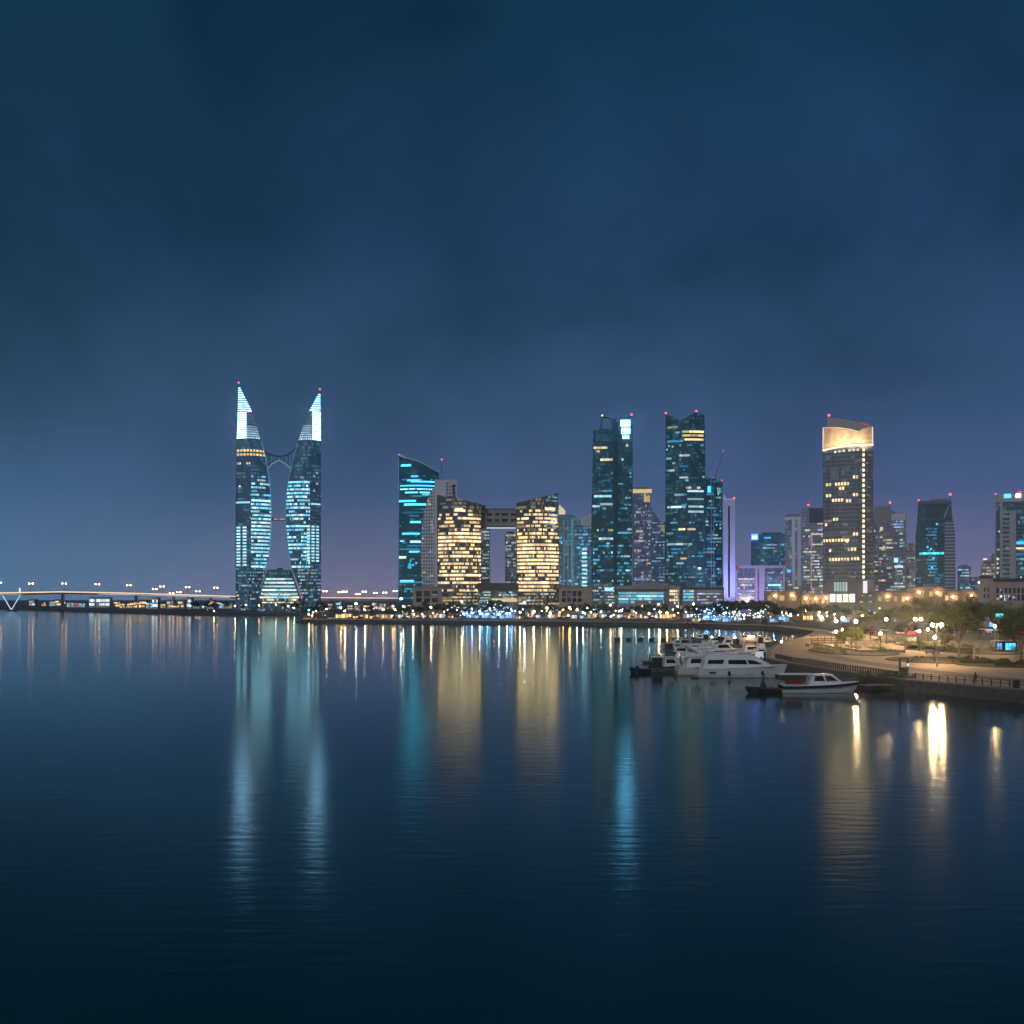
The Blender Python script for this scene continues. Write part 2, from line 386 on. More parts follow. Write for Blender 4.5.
gold_rows(T, 438, 481, 510.5, 535); T.fill(440, 480, 500, 510, 3.4, 2, .25, ((.5,.7,.9),), .1, .25); T.win(455, 463, 509, 512.5, GOLD, 1.1)
T.poly('parapet', [(436.8,495.2),(450,496.5),(465,500.4),(481.3,504.4),(481.3,505.2),(465,501.3),(450,497.3),(436.8,496)], dark_metal, -1, 21)
T.box('roof_plant', 481, 485.5, 505, 509, roof_dark, 3, 18); T.box('obstruction_light', 441, 444, 494.4, 495.6, lit(RED, .9), 5, 6); T.finish()
T = Tower('gold_block', 'right gold lit office block with curved front and roof rising to the right', 'building', [(506,516.3,557.5),(545,516.3,559.5),(596,516.5,560)], D, 22, gold_mat, bulge=9, roof=[(516.3,503.5),(530,500.5),(545,497),(557.5,493.8)], group='gold lit blocks')
gold_rows(T, 517, 559, 510.5, 532); T.fill(546, 559, 497, 530, 3.4, 1.7, .5, ((.4,.75,1), CY), .15, .5, stay=.4); T.win(545, 557, 508, 511, GOLD, 1.1); T.win(551, 557, 519.5, 522, GOLD, .8)
T.poly('parapet', [(516.1,503.2),(530,500.1),(545,496.6),(557.7,493.3),(557.7,494.2),(545,497.6),(530,501),(516.1,504)], dark_metal, -1, 21)
T.mast(556.5, 492.5, 496, .18, 4, beacon=False); T.finish()
t = thing('sky_block', 'concrete block spanning high between the two gold lit blocks', 'building', W(498, 526, D+8))
GBL = T
def span(name, x0, x1, y0, y1, mat, d0=8, d1=24):
    fr = [W(x, y, D + d0) for x, y in ((x0,y1),(x1,y1),(x1,y0),(x0,y0))]; mb = MB(); mb.loft([fr, [v + Vector((0, d1-d0, 0)) for v in fr]]); return part(mb, name, mat, t, local=False)
span('slab', 479.5, 518, 509.5, 526, concrete)
for y in (513.2, 519): span('window_band', 481, 516, y, y + 2.4, tinted, 7.8, 8.2)
for x in (484, 492, 499, 508): span('fin', x, x + 3, 512.6, 521.6, concrete, 7.6, 8.1)
span('roof_rail', 480, 517, 508.6, 509.5, dark_metal, 8, 8.4); span('soffit', 481, 516, 526, 527, roof_dark, 8.2, 24); span('light_strip', 486.5, 515.5, 527.2, 528.6, lit((.6,.8,1), .9), 8, 9)
for nm, lab, x0, x1, y0, D2, pr in (('slim_tower', 'slim pale tower seen through the gap, left one', 480, 490, 526, 900, .5), ('slim_tower', 'slim grey tower seen through the gap, right one', 505, 517, 533.5, 900, .35)):
    T = Tower(nm, lab + ', between the gold lit blocks', 'tower', [(y0, x0, x1), (585, x0, x1)], D2, 20, fm('slim wall', (.03,.045,.06), (.22,.24,.28), D2, 3.3, 2.2, dim=(.8,.9,1), ds=.35, prob=.4, vert=.35, band=.35, rough=.4, base=.02))
    T.fill(x0+.5, x1-.5, y0+5, 583, 3.3, 1.8, pr, ((.75,.85,1), CYW), .2, .6, stay=.2); T.box('roof_plant', x0+2, x1-3, y0-2, y0, roof_dark, 4, 10)
    if x0 > 500: T.grid(506, 516, 534.5, 537, 4, 4, WARM, .6, h=.4)
    T.finish()
D = 740
T = Tower('low_hall', 'low dark roofed glass hall between the two gold lit blocks', 'building', [(583,478,518),(600,478,518)], D, 28, fm('hall wall', (.03,.05,.055), (.10,.10,.10), D, 3, 1.6, dim=(.7,.95,.95), ds=.4, prob=.5, base=.03))
T.box('roof', 477.5, 518.5, 583, 590.5, plain('brown roof', (.07,.06,.05), .7), -1.5, 28); T.fill(479, 517, 591.5, 600, 2.8, 1.5, .6, ((.7,.95,.95), CYW, GOLD), .25, .8, stay=.3)
T.box('entrance_canopy', 492, 517, 598.4, 601.8, lit((1,.74,.38), .8), -2.5, -.5)
for x in (497, 504, 512): T.box('column', x, x + 1.3, 601.8, 614, beige_stone, -2.2, -1.2)
T.finish()
for nm, lab, x0, x1, n in (('beige_hall', 'low beige stone hall with square openings left of the left gold lit block', 413, 442, 3), ('beige_hall', 'low beige stone hall with tall openings right of the right gold lit block', 559, 592, 4)):
    T = Tower(nm, lab, 'building', [(587, x0, x1), (606, x0, x1)], 720, 25, beige_stone, body='wall')
    T.box('cornice', x0-.4, x1+.4, 586.3, 587.6, concrete, -.6, 25.3)
    w = (x1 - x0 - 5 - (7 if n == 4 else 0)) / n
    for i in range(n):
        f = T.box('window', x0 + 3 + i*w, x0 + 3 + i*w + w*.7, 591, 602, tinted, -.15, .1)
        q = [T.P3(x, y, -.3) for x, y in ((x0+3+i*w,598),(x0+3+i*w+w*.7,598),(x0+3+i*w+w*.7,596.6),(x0+3+i*w,596.6))]; mb = MB(); mb.loft([q, [v + Vector((0,.1,0)) for v in q]]); part(mb, 'transom', beige_stone, f, local=False)
        T.win(x0 + 3.3 + i*w, x0 + 3 + i*w + w*.6, 592 + random.random()*3, 596, (.6,.8,.85), .12)
    T.finish()

# --- towers behind the right gold block
for lab, x0, x1, y0, D2, roofl, col, kind in (
  ('thin tower with a glowing stepped cap behind the right gold lit block', 558.5, 565, 514, 1000, None, CY, 'cap'),
  ('blue lit tower with pale vertical fins right of the right gold lit block', 562, 579, 516, 980, [(562,516),(572,514),(579,519)], CY, 'fins'),
  ('blue lit apartment tower with a slanted pale top left of the tower with white sign', 574, 596, 519, 940, [(574,524),(580,520),(581,518.5),(591,513),(596,512)], CY, 'plain'),
  ('grey tower narrowing upward in front of the tower with white sign', 591, 604, 540, 900, [(591,536),(596,540),(604,556)], CYW, 'grey')):
    T = Tower('apartment_tower', lab, 'tower', [(y0 + (10 if roofl else 0), x0, x1 - (6 if kind == 'grey' else 0)), (590, x0, x1)], D2, 22, fm('blue tower wall '+kind, (.03,.07,.12), (.2,.3,.4) if kind != 'grey' else (.2,.18,.17), D2, 3.2, 2.1, dim=(.25,.7,1) if kind != 'grey' else (.8,.8,.8), ds=.35, prob=.45, vert=.3, band=.3, rough=.35, base=.05), roof=roofl)
    T.fill(x0+.6, x1-.6, 527 if kind != 'grey' else 545, 588, 3.3, 1.9, .35, (CY, TEAL, CYW), .2, .8, stay=.35)
    if kind == 'fins':
        for x in (563.5, 567.5, 571, 572.5): T.box('fin', x, x + 1.1, 520, 588, lit((.25,.75,1), .28) if x > 570 else pale_panel, -1, 0)
    if kind == 'plain': T.poly('slanted_top', [(580.5,525),(580.5,519),(592,512.5),(592,528)], pale_panel, -.5, 12); T.grid(582, 587, 548, 586, 1, 4.1, CYW, .9, h=.55, w=1)
    if kind == 'cap':
        T.poly('glowing_cap', [(558.6,514.5),(558.9,506),(560,504.5),(561,507),(563,508),(565.3,511),(565,514.5)], lit((1,.85,.6), .9), -1, 10); T.win(561, 563, 541.5, 544, CY, 1.2)
    T.finish()

# --- tower with white sign
D = 840
dk = dict(ds=.22, prob=.45, base=.04, rough=.14)
T = Tower('dark_tower', 'tall dark glass tower with a bright white sign at its top right', 'tower', [(432,592.8,632.8),(480,592.2,632.8),(525,591.2,632.6),(590,592,632.4)], D, 34, fm('dark green glass', (.008,.035,.042), (.012,.05,.06), D, 3.5, 2, dim=(.16,.62,.8), **dk), roof=[(592.8,429.5),(612.9,428),(613.1,419),(620,418.4),(632.8,416.5)])
T.poly('side_shadow_panel', [(613.2,419.5),(617,418.9),(619,440),(617,588),(613.2,588)], plain('teal side shade', (.02,.07,.085), .2), -.5, 1)  # dark sheet put in for the shade on the tower's side
for x0, x1, y0, y1 in ((620.5,630,420.5,426.6),(621.5,630,428.4,434.2),(622.6,629,436.2,438.8)): T.box('sign', x0, x1, y0, y1, lit((.16,.62,1), 14), -1.2, -.5)
T.mast(602, 416, 430, .35, 15, beacon=False); mb = MB(); mb.ball(T.P3(602.2, 415.3, 15), .7); part(mb, 'beacon', lit((1,.4,.25), 4), T.root, local=False)
T.poly('roof_frame', [(599.5,428.4),(602,416),(612,418.4),(612.8,428.2),(611.8,428.2),(611,419.2),(602.4,417.2),(600.3,428.4)], dark_metal, 10, 12)
T.mast(631.5, 415.4, 418, .2, 2, rb=.95)
for x0, x1, y, c, s in ((593.5,608,446.5,GOLD,.9),(600,613,458.5,GOLD,1.1),(594,600,450,WARM,.5),(616,620,446.5,GOLD,.9),(626,628.5,444.5,WARM,.9),(594,612,495,CYW,.8),(600,613,503,CYW,.7),(592,600,505,CYW,.5),(597,618,529,GOLD,.7),(597,625,537.5,CYW,.8),(603,613,551.5,CYW,.9),(614,620,551.5,CY,.5),(606,613,588,CYW,1.2),(621,624,458.5,CYW,.5)): T.fill(x0, x1, y, y+1, 3, 1.6, 1.1, (c,), s*.7, s*1.2, h=.75, stay=.8)
T.fill(593, 632, 462, 545, 3.5, 1.9, .13, (CYW, CY, TEAL), .15, .6, stay=.55); T.fill(593, 632, 545, 588, 3.5, 1.7, .4, (CY, TEAL, CYW), .15, .8, stay=.45); T.finish()

# --- golden topped pale tower and the one behind
D = 900
T = Tower('pale_tower', 'pale violet tower with a golden lit flat top between the two dark towers', 'tower', [(493,633,651.5),(588,633,652)], D, 24, fm('violet wall', (.03,.06,.13), (.42,.43,.6), D, 3.2, 2.3, dim=(.55,.6,1), ds=.35, prob=.5, vert=.3, band=.25, rough=.4, base=.13))  # pane glow raised to stand in for floodlight from below
T.box('golden_top', 632.8, 651.8, 489.2, 492.6, lit((1,.74,.38), .85), -.8, 18); T.box('roof_plant', 636, 647, 487.2, 489.2, concrete, 4, 14)
T.box('golden_panel', 644, 650, 496, 502, lit((1,.66,.3), .55), -.4, 1); T.box('golden_fin', 644.2, 645.4, 492.6, 502, lit((1,.74,.38), .7), -.8, -.1)
for x in (633.2, 644.6): T.box('fin', x, x + 1, 504, 584, pale_panel, -.8, .2)
T.fill(634, 651, 505, 582, 3.2, 1.8, .25, ((.7,.75,1), CYW, GOLD), .15, .6, stay=.3); T.fill(634, 644, 577, 584, 2.2, 2, .9, ((.15,.4,1),), .4, .8)
T.finish()
T = Tower('blue_tower', 'narrow blue grey tower behind the golden topped pale tower', 'tower', [(512,651,666),(588,651,666)], 960, 20, fm('blue grey wall', (.04,.08,.15), (.3,.36,.5), 960, 3.2, 2, dim=(.35,.55,1), ds=.35, prob=.45, vert=.3, band=.25, rough=.4, base=.11), roof=[(651,506),(656,515),(661,522),(666,522)])  # pane glow raised here too, in place of light falling on the wall
T.fill(652, 665, 522, 586, 3.2, 1.8, .35, ((.4,.7,1), CYW), .15, .5, stay=.3); T.fill(659, 665, 522, 530, 2.6, 1.5, .6, (WARM,), .2, .4, stay=.3); T.finish()

# --- double peaked tower
D = 830
T = Tower('dark_tower', 'tall dark glass tower with two curved roof peaks', 'tower', [(424,665.5,704.6),(480,665.4,705.6),(592,665.4,705.8)], D, 34, fm('dark green glass two', (.008,.03,.038), (.012,.042,.052), D, 3.5, 2, dim=(.16,.6,.75), **dk), bulge=4, roof=[(665.5,413.8),(669,415),(675,417.6),(680,421.2),(685,419),(691,415.2),(696,412.8),(704.6,415.4)])
for x0, x1, y, c, s in ((667,678,426.5,GOLD,.25),(682,704.3,431.4,GOLD,1.1),(682,704,435.2,WARM,.8),(684,704,439.2,GOLD,.7),(668,676,445.8,CYW,.8),(667,684,440.5,CY,.4),(675,680,432,CYW,.6),(679,690,455,(.9,.95,1),1.0),(666,672,457.5,CYW,.5),(668,675,469.5,CYW,.7),(679,689,477,CYW,.7),(686,704,487.2,(.9,1,1),1.1),(687,704,490.6,CYW,.9),(674,685,494,CYW,.7),(687,704,498.5,CYW,.4),(667,686,506.2,CYW,1.),(688,704,506,CYW,.9),(688,704,511,CYW,.5),(678,686,528.5,GOLD,1.),(687,696,528.5,GOLD,.9),(667,692,543.3,CYW,.8),(680,687,557.6,WARM,.7),(676,684,562.5,CYW,.6),(698,702,567.5,(1,.95,.8),1.2)): T.fill(x0, x1, y, y+1, 3, 1.8, 1.2, (c,), s*.7, s*1.1, h=.68, stay=.85)
T.fill(666, 705, 445, 545, 3.5, 1.9, .14, (CYW, CY, TEAL), .12, .5, stay=.55); T.fill(666, 705, 545, 588, 3.5, 1.7, .35, (TEAL, CYW), .1, .5, stay=.45)
T.line('diagonal_edge', [(680.5,432),(683,437),(688,449),(693,461),(698,472),(705,479)], .16, lit((.3,.6,.7), .18), 4.4); T.line('vertical_seam', [(687.2, 487), (687.2, 588)], .2, dark_metal, 4.4)
T.mast(666, 413.2, 416, .2, 4, rb=.95); T.mast(696.3, 412, 414.5, .2, 4, rb=.95); T.finish()
D = 870
T = Tower('teal_tower', 'teal glass tower with a jagged top right of the double peaked dark tower', 'tower', [(484,704,722.6),(592,704,722.8)], D, 26, fm('teal wall two', (.012,.05,.07), (.03,.08,.10), D, 3.4, 1.9, dim=(.2,.7,1), ds=.3, prob=.45, base=.03, rough=.2), roof=[(704,478),(709,476.5),(715,478.4),(720,481.5),(722.6,481)])
T.win(707.5, 711, 486, 492.5, TEAL, 1.5); T.fill(705, 722, 490, 588, 3.4, 1.8, .25, (TEAL, CY, CYW), .15, .7, stay=.45); T.grid(717.5, 722, 488, 494, 3, 6, CYW, .4, h=.9, w=.5)
for x in (711, 713.5): T.box('fin', x, x + .6, 479, 588, pale_panel, -.5, .1)
T.mast(713, 478.2, 480, .2, 3, rb=.5); T.mast(721.8, 480.8, 483, .2, 3, rb=.5)
mb = MB(); mb.tube([T.P3(715, 478, 8), T.P3(723.2, 452, 8)], .2); m_ = part(mb, 'crane_jib', grey_metal, T.root, local=False); mb = MB(); mb.ball(T.P3(723.3, 451.5, 8), .5); part(mb, 'beacon', lit(RED, 2), m_, local=False)
T.finish()
D = 820
T = Tower('slab_tower', 'slim pale lavender slab tower with one line of windows, lit violet below', 'tower', [(501,723.4,735),(604,723.4,735.2)], D, 20, plain('lavender render', (.46,.46,.56), .7, var=.05), roof=[(723.4,499.5),(735,500)], body='wall')
T.box('window_column', 728.1, 729.9, 506, 598, tinted, -.25, .1); T.grid(728.3, 729.7, 507, 598, 1, 3.1, (.7,.8,1), .35, h=.5, w=1, prob=.75); T.win(728.3, 730, 509.8, 512, GOLD, .8)
T.poly('parapet', [(723,494),(724,494),(726,498),(735.2,499),(735.2,500.3),(723,500)], pale_panel, -.4, 20); T.mast(734, 498.8, 501, .2, 2, rb=.95); T.finish()
SLAB = T

# --- blue signed block, violet block
D = 950
T = Tower('blue_block', 'blue lit office block with a glowing blue sign at its corner', 'building', [(534,751,786),(590,751,786)], D, 26, fm('blue block wall', (.01,.05,.09), (.02,.08,.12), D, 3.1, 2, dim=(.15,.6,1), ds=.35, prob=.5, base=.05, rough=.2))
T.box('sign', 751.3, 758, 534, 539.8, lit((.05,.16,1), 6), -1, -.3); T.box('sign_mark', 752.6, 754.4, 536, 538.6, lit(WHITE, 2), -1.2, -1.05); T.box('sign_mark', 755, 756.9, 536, 538.6, lit(WHITE, 2), -1.2, -1.05)
T.win(764, 771, 537, 538.6, TEAL, .9); T.fill(759, 785, 541, 588, 3.1, 1.8, .3, (TEAL, (.3,.6,1), CYW), .15, .5, stay=.4); T.box('roof_plant', 762, 782, 532.6, 534, roof_dark, 4, 20); T.finish()
D = 760
violet = plain('violet grey panel', (.40,.33,.42), .7, var=.1)
T = Tower('violet_block', 'broad block with pale violet frame and red lit corner below the blue signed block', 'building', [(566,736,786),(606,736,786)], D, 26, fm('violet block glass', (.03,.06,.09), (.10,.12,.16), D, 3, 1.8, dim=(.5,.65,1), ds=.4, prob=.5, base=.04))
for x0, x1, y0, y1 in ((735.6,786,565.4,568.2),(736,737.5,568,606),(755,757.6,568,606),(759.2,765,565.3,600),(783,785,568,592)): T.box('frame', x0, x1, y0, y1, violet, -.7 if x0 > 736.1 else -.9, .1)
T.fill(738, 755, 578, 597, 3, 1.8, .8, ((.75,.65,1), (.9,.8,1), (.6,.6,1)), .3, .9, h=.7, stay=.4); T.fill(766, 783, 569, 592, 3, 1.8, .3, (CYW, TEAL), .2, .7, stay=.4); T.win(768, 781, 584, 586, CYW, .9)
T.fill(738, 755, 597, 603, 2.4, 2, .8, (WARM, (1,.5,.45)), .7, 1.6); T.box('corner_light', 736, 739, 566.2, 570.5, lit((1,.3,.35), .35), -1.4, -1); T.finish()
# --- grey and striped towers up to the gold crown
D = 900
for lab, x0, x1, y0, sub in (('grey tower with two pale vertical stripes left of the gold crowned tower', 785, 803, 515.5, 's'), ('dark glass tower with pink edge lights left of the gold crowned tower', 801, 824, 508.5, 'p')):
    T = Tower('striped_tower' if sub == 's' else 'dark_block', lab, 'tower', [(y0, x0, x1), (595, x0, x1)], D if sub == 's' else 880, 24, fm('wall '+sub, (.03,.05,.075), (.24,.27,.34), D, 3.1, 2.1, dim=(.6,.75,1), ds=.35, prob=.4, vert=.3, base=.05, rough=.3))
    if sub == 's':
        for x in (791.8, 797.4): T.box('stripe', x, x + 3.4, 518, 586, pale_panel, -.6, .1)
        T.box('cornice', 784.6, 803, 517, 519.6, pale_panel, -.8, .1); T.box('roof_plant', 785.5, 802, 514.4, 517, concrete, 2, 20)
        T.grid(792.8, 800, 521, 585, 2, 3.1, (.1,.15,.2), .3, h=.6, w=.35); T.fill(786, 802, 525, 590, 3.1, 1.8, .2, (CYW, TEAL, GOLD), .2, .6, stay=.3); T.win(787, 791, 569.5, 572, TEAL, 1.1)
    else:
        T.mast(808.5, 505.6, 510, .25, 3, rb=1.0); T.box('roof_screen', 809, 823, 508.2, 523, plain('dark screen', (.05,.055,.065), .4), -.4, .2)
        T.fill(803, 823, 520, 592, 3.1, 1.8, .25, ((.9,.9,1), GOLD, CYW), .2, .8, stay=.35)
        T.line('edge_strip', [(811.3, 535), (811.3, 590)], .22, lit((1,.62,.5), .6)); T.win(811, 823, 533.5, 535, GOLD, .5); T.win(812, 823, 543.8, 545, GOLD, .5); T.box('beacon', 810.9, 812, 538.8, 541.5, lit(RED, 1.2), -.9, -.4)
    T.finish()

# --- gold crowned tower
D = 720
crown_mat = fm('crowned tower wall', (.06,.07,.09), (.24,.24,.27), D, 4.0, 2.2, dim=(.75,.82,1), ds=.14, prob=.3, base=.026, rough=.3, band=.35)
T = Tower('crowned_tower', 'tall grey tower with a golden floodlit crown and one line of lit windows', 'tower', [(449,822.8,873.2),(520,823,873.6),(600,823.4,873.8)], D, 32, crown_mat, bulge=6, roof=[(822.8,449.5),(835,447.3),(850,446),(873.2,445.7)])
mb = MB(); rows = []                                     # the crown: an upright curved screen standing on the roof
stone_glow = plain('crown limestone', (.55,.47,.36), .8, var=.3, scale=.35)
n = 16; ring = []
for zi in range(2):
    fr = []; bk = []
    for i in range(n+1):
        tt = i/n; px = 823.2 + 49.6*tt
        py = [449.4 - 3.5*tt - 1.2*math.sin(PI*tt), Tower.interp([(823,426.8),(836,428),(850,430.8),(859,433.4),(862,430),(873,427.4)], px)][zi]
        a = T.P3(px, py, -T.bow(460, tt) - .1); fr.append(a); bk.append(a + Vector((T.d.x, T.d.y, 0))*1.2)
    ring.append(fr + bk[::-1])
mb.loft(ring); CROWN = part(mb, 'crown_screen', stone_glow, T.root, local=False)
T.poly('crown_core', [(827,447),(827,416.2),(840,418.6),(855,421.6),(872.5,427),(872.5,447)], plain('crown core wall', (.45,.37,.31), .8), 10, 26)
T.line('light_strip', [(823 + 50*k/12, 449.9 - 4.0*k/12 - .9*math.sin(PI*k/12)) for k in range(13)], .5, lit((1,.70,.38), 3.2), 1.1)
T.line('top_strip', [(823.2, 426.6),(836, 427.8),(850, 430.6),(859, 433.2)], .16, lit((1,.85,.6), 1.2), .5); T.line('obstruction_light', [(861, 423.4),(869, 426)], .2, lit(RED, 1), -9)
T.line('side_strip', [(823.1, 427),(823, 449)], .2, lit((1,.8,.5), 1.5), .5); T.line('side_strip', [(872.7, 428),(872.9, 446)], .2, lit((1,.8,.5), 1.5), .5)
T.mast(829, 415.2, 417.5, .2, 11, rb=1.0)
for k in range(6): T.win(834 + k*4.2 + (k > 2)*1.6, 836.6 + k*4.2 + (k>2)*1.6, 451.2 - k*.25, 453.4 - k*.25, (.95,.9,.85), .7)
yy = 449.5
while yy < 577: T.win(862.5, 864.6, yy, yy + 3, (1,.82,.5), 1.25); yy += 5.05
for x0, x1, y, pr in ((826,848,483,.85),(839,847,487.5,.7),(853,857,476.5,.9),(826,832,494,.5),(832,842,499,.9),(846,850,500,.5),(853,857,494,.9),(833,837,518,.9),(825,828,523,.9),(823,850,539,.8),(853,857,533,.8),(829,833,549,.8),(848,856,548,1),(826,848,558,.8),(851,858,557.5,.9),(866,872,515,.4),(846,849,540,.6)):
    x = x0
    while x < x1:
        if random.random() < pr: T.win(x, x + 2.1, y, y + 3, (1,.74,.36), random.uniform(.6, 1.1))
        x += 3
T.fill(824, 861, 520, 580, 4.0, 2.0, .18, (GOLD, (.8,.85,1)), .06, .2, stay=.5); T.fill(866, 873, 455, 580, 4.0, 2, .25, (WARM,), .06, .22, stay=.3); T.finish()
t = T
T = Tower('podium', 'stone and glass podium at the foot of the gold crowned tower', 'building', [(580.5,824,875),(606,824,875)], 690, 20, plain('podium stone', (.24,.21,.19), .8, var=.15, scale=.3), body='wall')
T.grid(834, 848, 582, 592, 5, 11, (.55,.85,.85), .35, h=.85, w=.75); T.grid(830, 856, 594, 602, 4, 9, (.9,1,.8), 1.0, h=.9, w=.82); T.box('lit_shaft', 863, 867.3, 581, 593, lit((.9,.92,1), 1.0), -.5, .1)
T.box('corner_pier', 868, 874.5, 580, 592, beige_stone, -.6, .2); T.box('cornice', 823.5, 875.5, 580, 581, concrete, -.8, 20); T.fill(838, 872, 595, 604, 3, 1.8, .2, (WARM, GOLD), .3, .8, stay=.3); T.finish()

# --- towers right of it
D = 860
T = Tower('striped_tower', 'grey tower with pale fins and blue lit panels right of the gold crowned tower', 'tower', [(512,873,906.5),(596,873,906.8)], D, 26, fm('finned wall', (.03,.045,.08), (.26,.26,.32), D, 3.1, 2, dim=(.6,.72,1), ds=.3, prob=.4, vert=.2, base=.05, rough=.3), roof=[(873,509.5),(891,509.5),(891.2,513),(906.5,514)])
T.box('top_panel', 874, 891, 511, 521.5, plain('warm grey panel', (.28,.24,.23), .7), -.5, .2); T.box('top_panel', 891.4, 905.6, 514, 520.5, pale_panel, -.4, .2); T.box('roof_plant', 874.5, 890, 506, 509.5, grey_metal, 4, 18)
for x in (878, 885.3, 893, 904.8): T.box('fin', x, x + .9, 521, 592, beige_stone, -.8, .2)
T.fill(892.5, 904, 521, 528, 2.8, 1.6, .9, ((.35,.5,1),), .5, 1.0, stay=.6); T.fill(874, 905, 530, 592, 3.1, 1.8, .2, (CYW, GOLD, (.6,.7,1)), .2, .7, stay=.35)
T.win(880, 883, 527, 530.4, GOLD, .7); T.win(894, 898, 558, 562.5, (.15,.6,1), 1.6); T.win(894.5, 903, 565.6, 567.8, (.3,.75,1), .9); T.win(879, 893, 547, 548.4, GOLD, .5); T.mast(890, 503.4, 510, .25, 3, rb=1.1); T.finish()
T = Tower('pale_tower', 'narrow pale block between the finned grey tower and the tapered tower', 'tower', [(545,906,917),(598,906,917)], 900, 20, fm('narrow pale wall', (.05,.06,.11), (.42,.42,.5), 900, 3.1, 2.4, dim=(.7,.75,1), ds=.4, prob=.45, vert=.4, rough=.4, base=.04))
T.fill(907, 916, 548, 590, 3.1, 2, .35, ((.8,.8,1), CYW, GOLD), .2, .6, stay=.2); T.box('roof_plant', 908, 914, 543.4, 545, concrete, 3, 10); T.finish()
D = 840
T = Tower('tapered_tower', 'dark tapered tower crossed by one bright cyan band', 'tower', [(501,918,951.2),(520,917.2,952.5),(536,915.4,955),(596,915.2,955.6)], D, 30, fm('tapered glass', (.012,.04,.055), (.03,.06,.075), D, 3.1, 1.9, dim=(.2,.55,.75), ds=.2, prob=.4, base=.03, rough=.2))
T.box('cornice', 917.8, 951.6, 500.6, 504, plain('grey cornice', (.12,.13,.15), .6), -.6, 30.2); T.poly('side_panel', [(944.5,522),(953,520),(955.2,536),(955.6,590),(944.5,590)], plain('dark side panel', (.09,.11,.15), .5), -.4, .3)
y = 523
while y < 590: T.box('rib', 944.8, 955.4, y, y + .9, pale_panel, -.7, -.2); y += 3.3
T.line('curved_edge', [(944.3,518.5),(946,512),(948.4,507),(951,504.6)], .2, pale_panel); T.fill(919, 944, 552.2, 553, 3, 1.6, 2, ((.08,.85,.95),), .8, 1.6, h=.75, stay=.8); T.fill(944, 955.2, 551.8, 552.5, 3, 1.6, 2, ((.08,.85,.95),), .9, 1.6, h=.75, stay=.8)
T.box('cornice', 917, 944, 518, 519.4, plain('grey ledge', (.10,.11,.13), .6), -.5, .1)
for x, y in ((932.5,557.5),(936,523.2),(931,566.5),(930,548),(926.5,546)): T.win(x, x + 2, y, y + 1.8, TEAL, 1.3)
T.fill(926, 938, 528, 572, 3.1, 1.8, .45, (TEAL, CY), .15, .6, stay=.2); T.fill(916, 944, 556, 590, 3.1, 1.7, .3, (TEAL, CY), .1, .35, stay=.3); T.mast(918.6, 500.4, 503, .2, 2, rb=.8); T.mast(950.2, 495.6, 502, .25, 2, rb=1.1); T.box('roof_plant', 931, 948, 498.6, 501, grey_metal, 6, 20); T.finish()
T = Tower('blue_block', 'small far blue lit block right of the tapered tower', 'tower', [(566,957.5,971),(600,957.5,971)], 1000, 18, fm('small blue wall', (.03,.06,.12), (.10,.14,.22), 1000, 3, 2, dim=(.3,.6,1), ds=.4, prob=.5, base=.05)); T.fill(958, 970.5, 569, 592, 3, 1.8, .45, ((.4,.75,1), CYW), .2, .8, stay=.2); T.box('roof_plant', 961, 968, 564.5, 566, concrete, 3, 9); T.finish()
T = Tower('blue_block', 'low dim far block right of the small blue lit block', 'building', [(577,970,980),(600,970,980)], 1020, 18, fm('dim blue wall', (.03,.05,.10), (.10,.12,.2), 1020, 3, 2, dim=(.4,.6,1), ds=.25, prob=.4, base=.04)); T.fill(971, 979, 579, 594, 3, 1.8, .3, (CYW,), .15, .4, stay=.2); T.finish()
T = Tower('stepped_tower', 'pale stepped apartment tower with small gable lamps left of the far right tower', 'tower', [(562,981,996),(600,980.5,996)], 900, 20, fm('stepped wall', (.06,.06,.07), (.30,.27,.26), 900, 3, 2.4, dim=(1,.9,.8), ds=.45, prob=.45, vert=.4, band=.3, rough=.5, base=.02), roof=[(981,566),(982.5,560),(986,559.4),(987,562),(990,557),(993,553),(996,553)])
T.fill(982, 995, 564, 592, 3, 2.2, .5, ((1,.92,.8),), .2, .6, stay=.15); T.box('gable_lamp', 983, 987, 558.4, 559.8, lit((1,.95,.85), 1.2), -.4, 1); T.finish()
D = 780
T = Tower('frame_tower', 'tall tower with pale frame and rooftop signs at the right edge', 'tower', [(499,995,1030),(600,995.4,1030)], D, 30, fm('framed glass', (.02,.045,.065), (.14,.16,.2), D, 3.6, 2.2, dim=(.3,.7,.9), ds=.2, prob=.35, base=.025, rough=.2))
tan = plain('tan grey panel', (.42,.38,.38), .7, var=.1)
T.box('parapet', 994.8, 1030, 494.5, 502, tan, -.8, 30)
for x0, x1 in ((994.8,996.2),(1000,1002.6),(1009.6,1015.8)): T.box('frame_pier', x0, x1, 502 if x0 < 1009 else 510.5, 590, tan, -.7, .2)
y = 506
while y < 582: T.box('spandrel', 1002.6, 1009.6, y + 5, y + 6.6, tan, -.5, .1); y += 4.6
T.box('sign', 1004, 1011, 493.8, 498, lit((.12,.5,1), 2.2), -1.6, -.9); T.box('sign', 1015.6, 1021, 493.8, 498, lit((1,.95,.85), 2.2), -1.6, -.9); T.box('obstruction_light', 1017, 1022, 491.6, 493, lit(RED, 1.6), 2, 3)
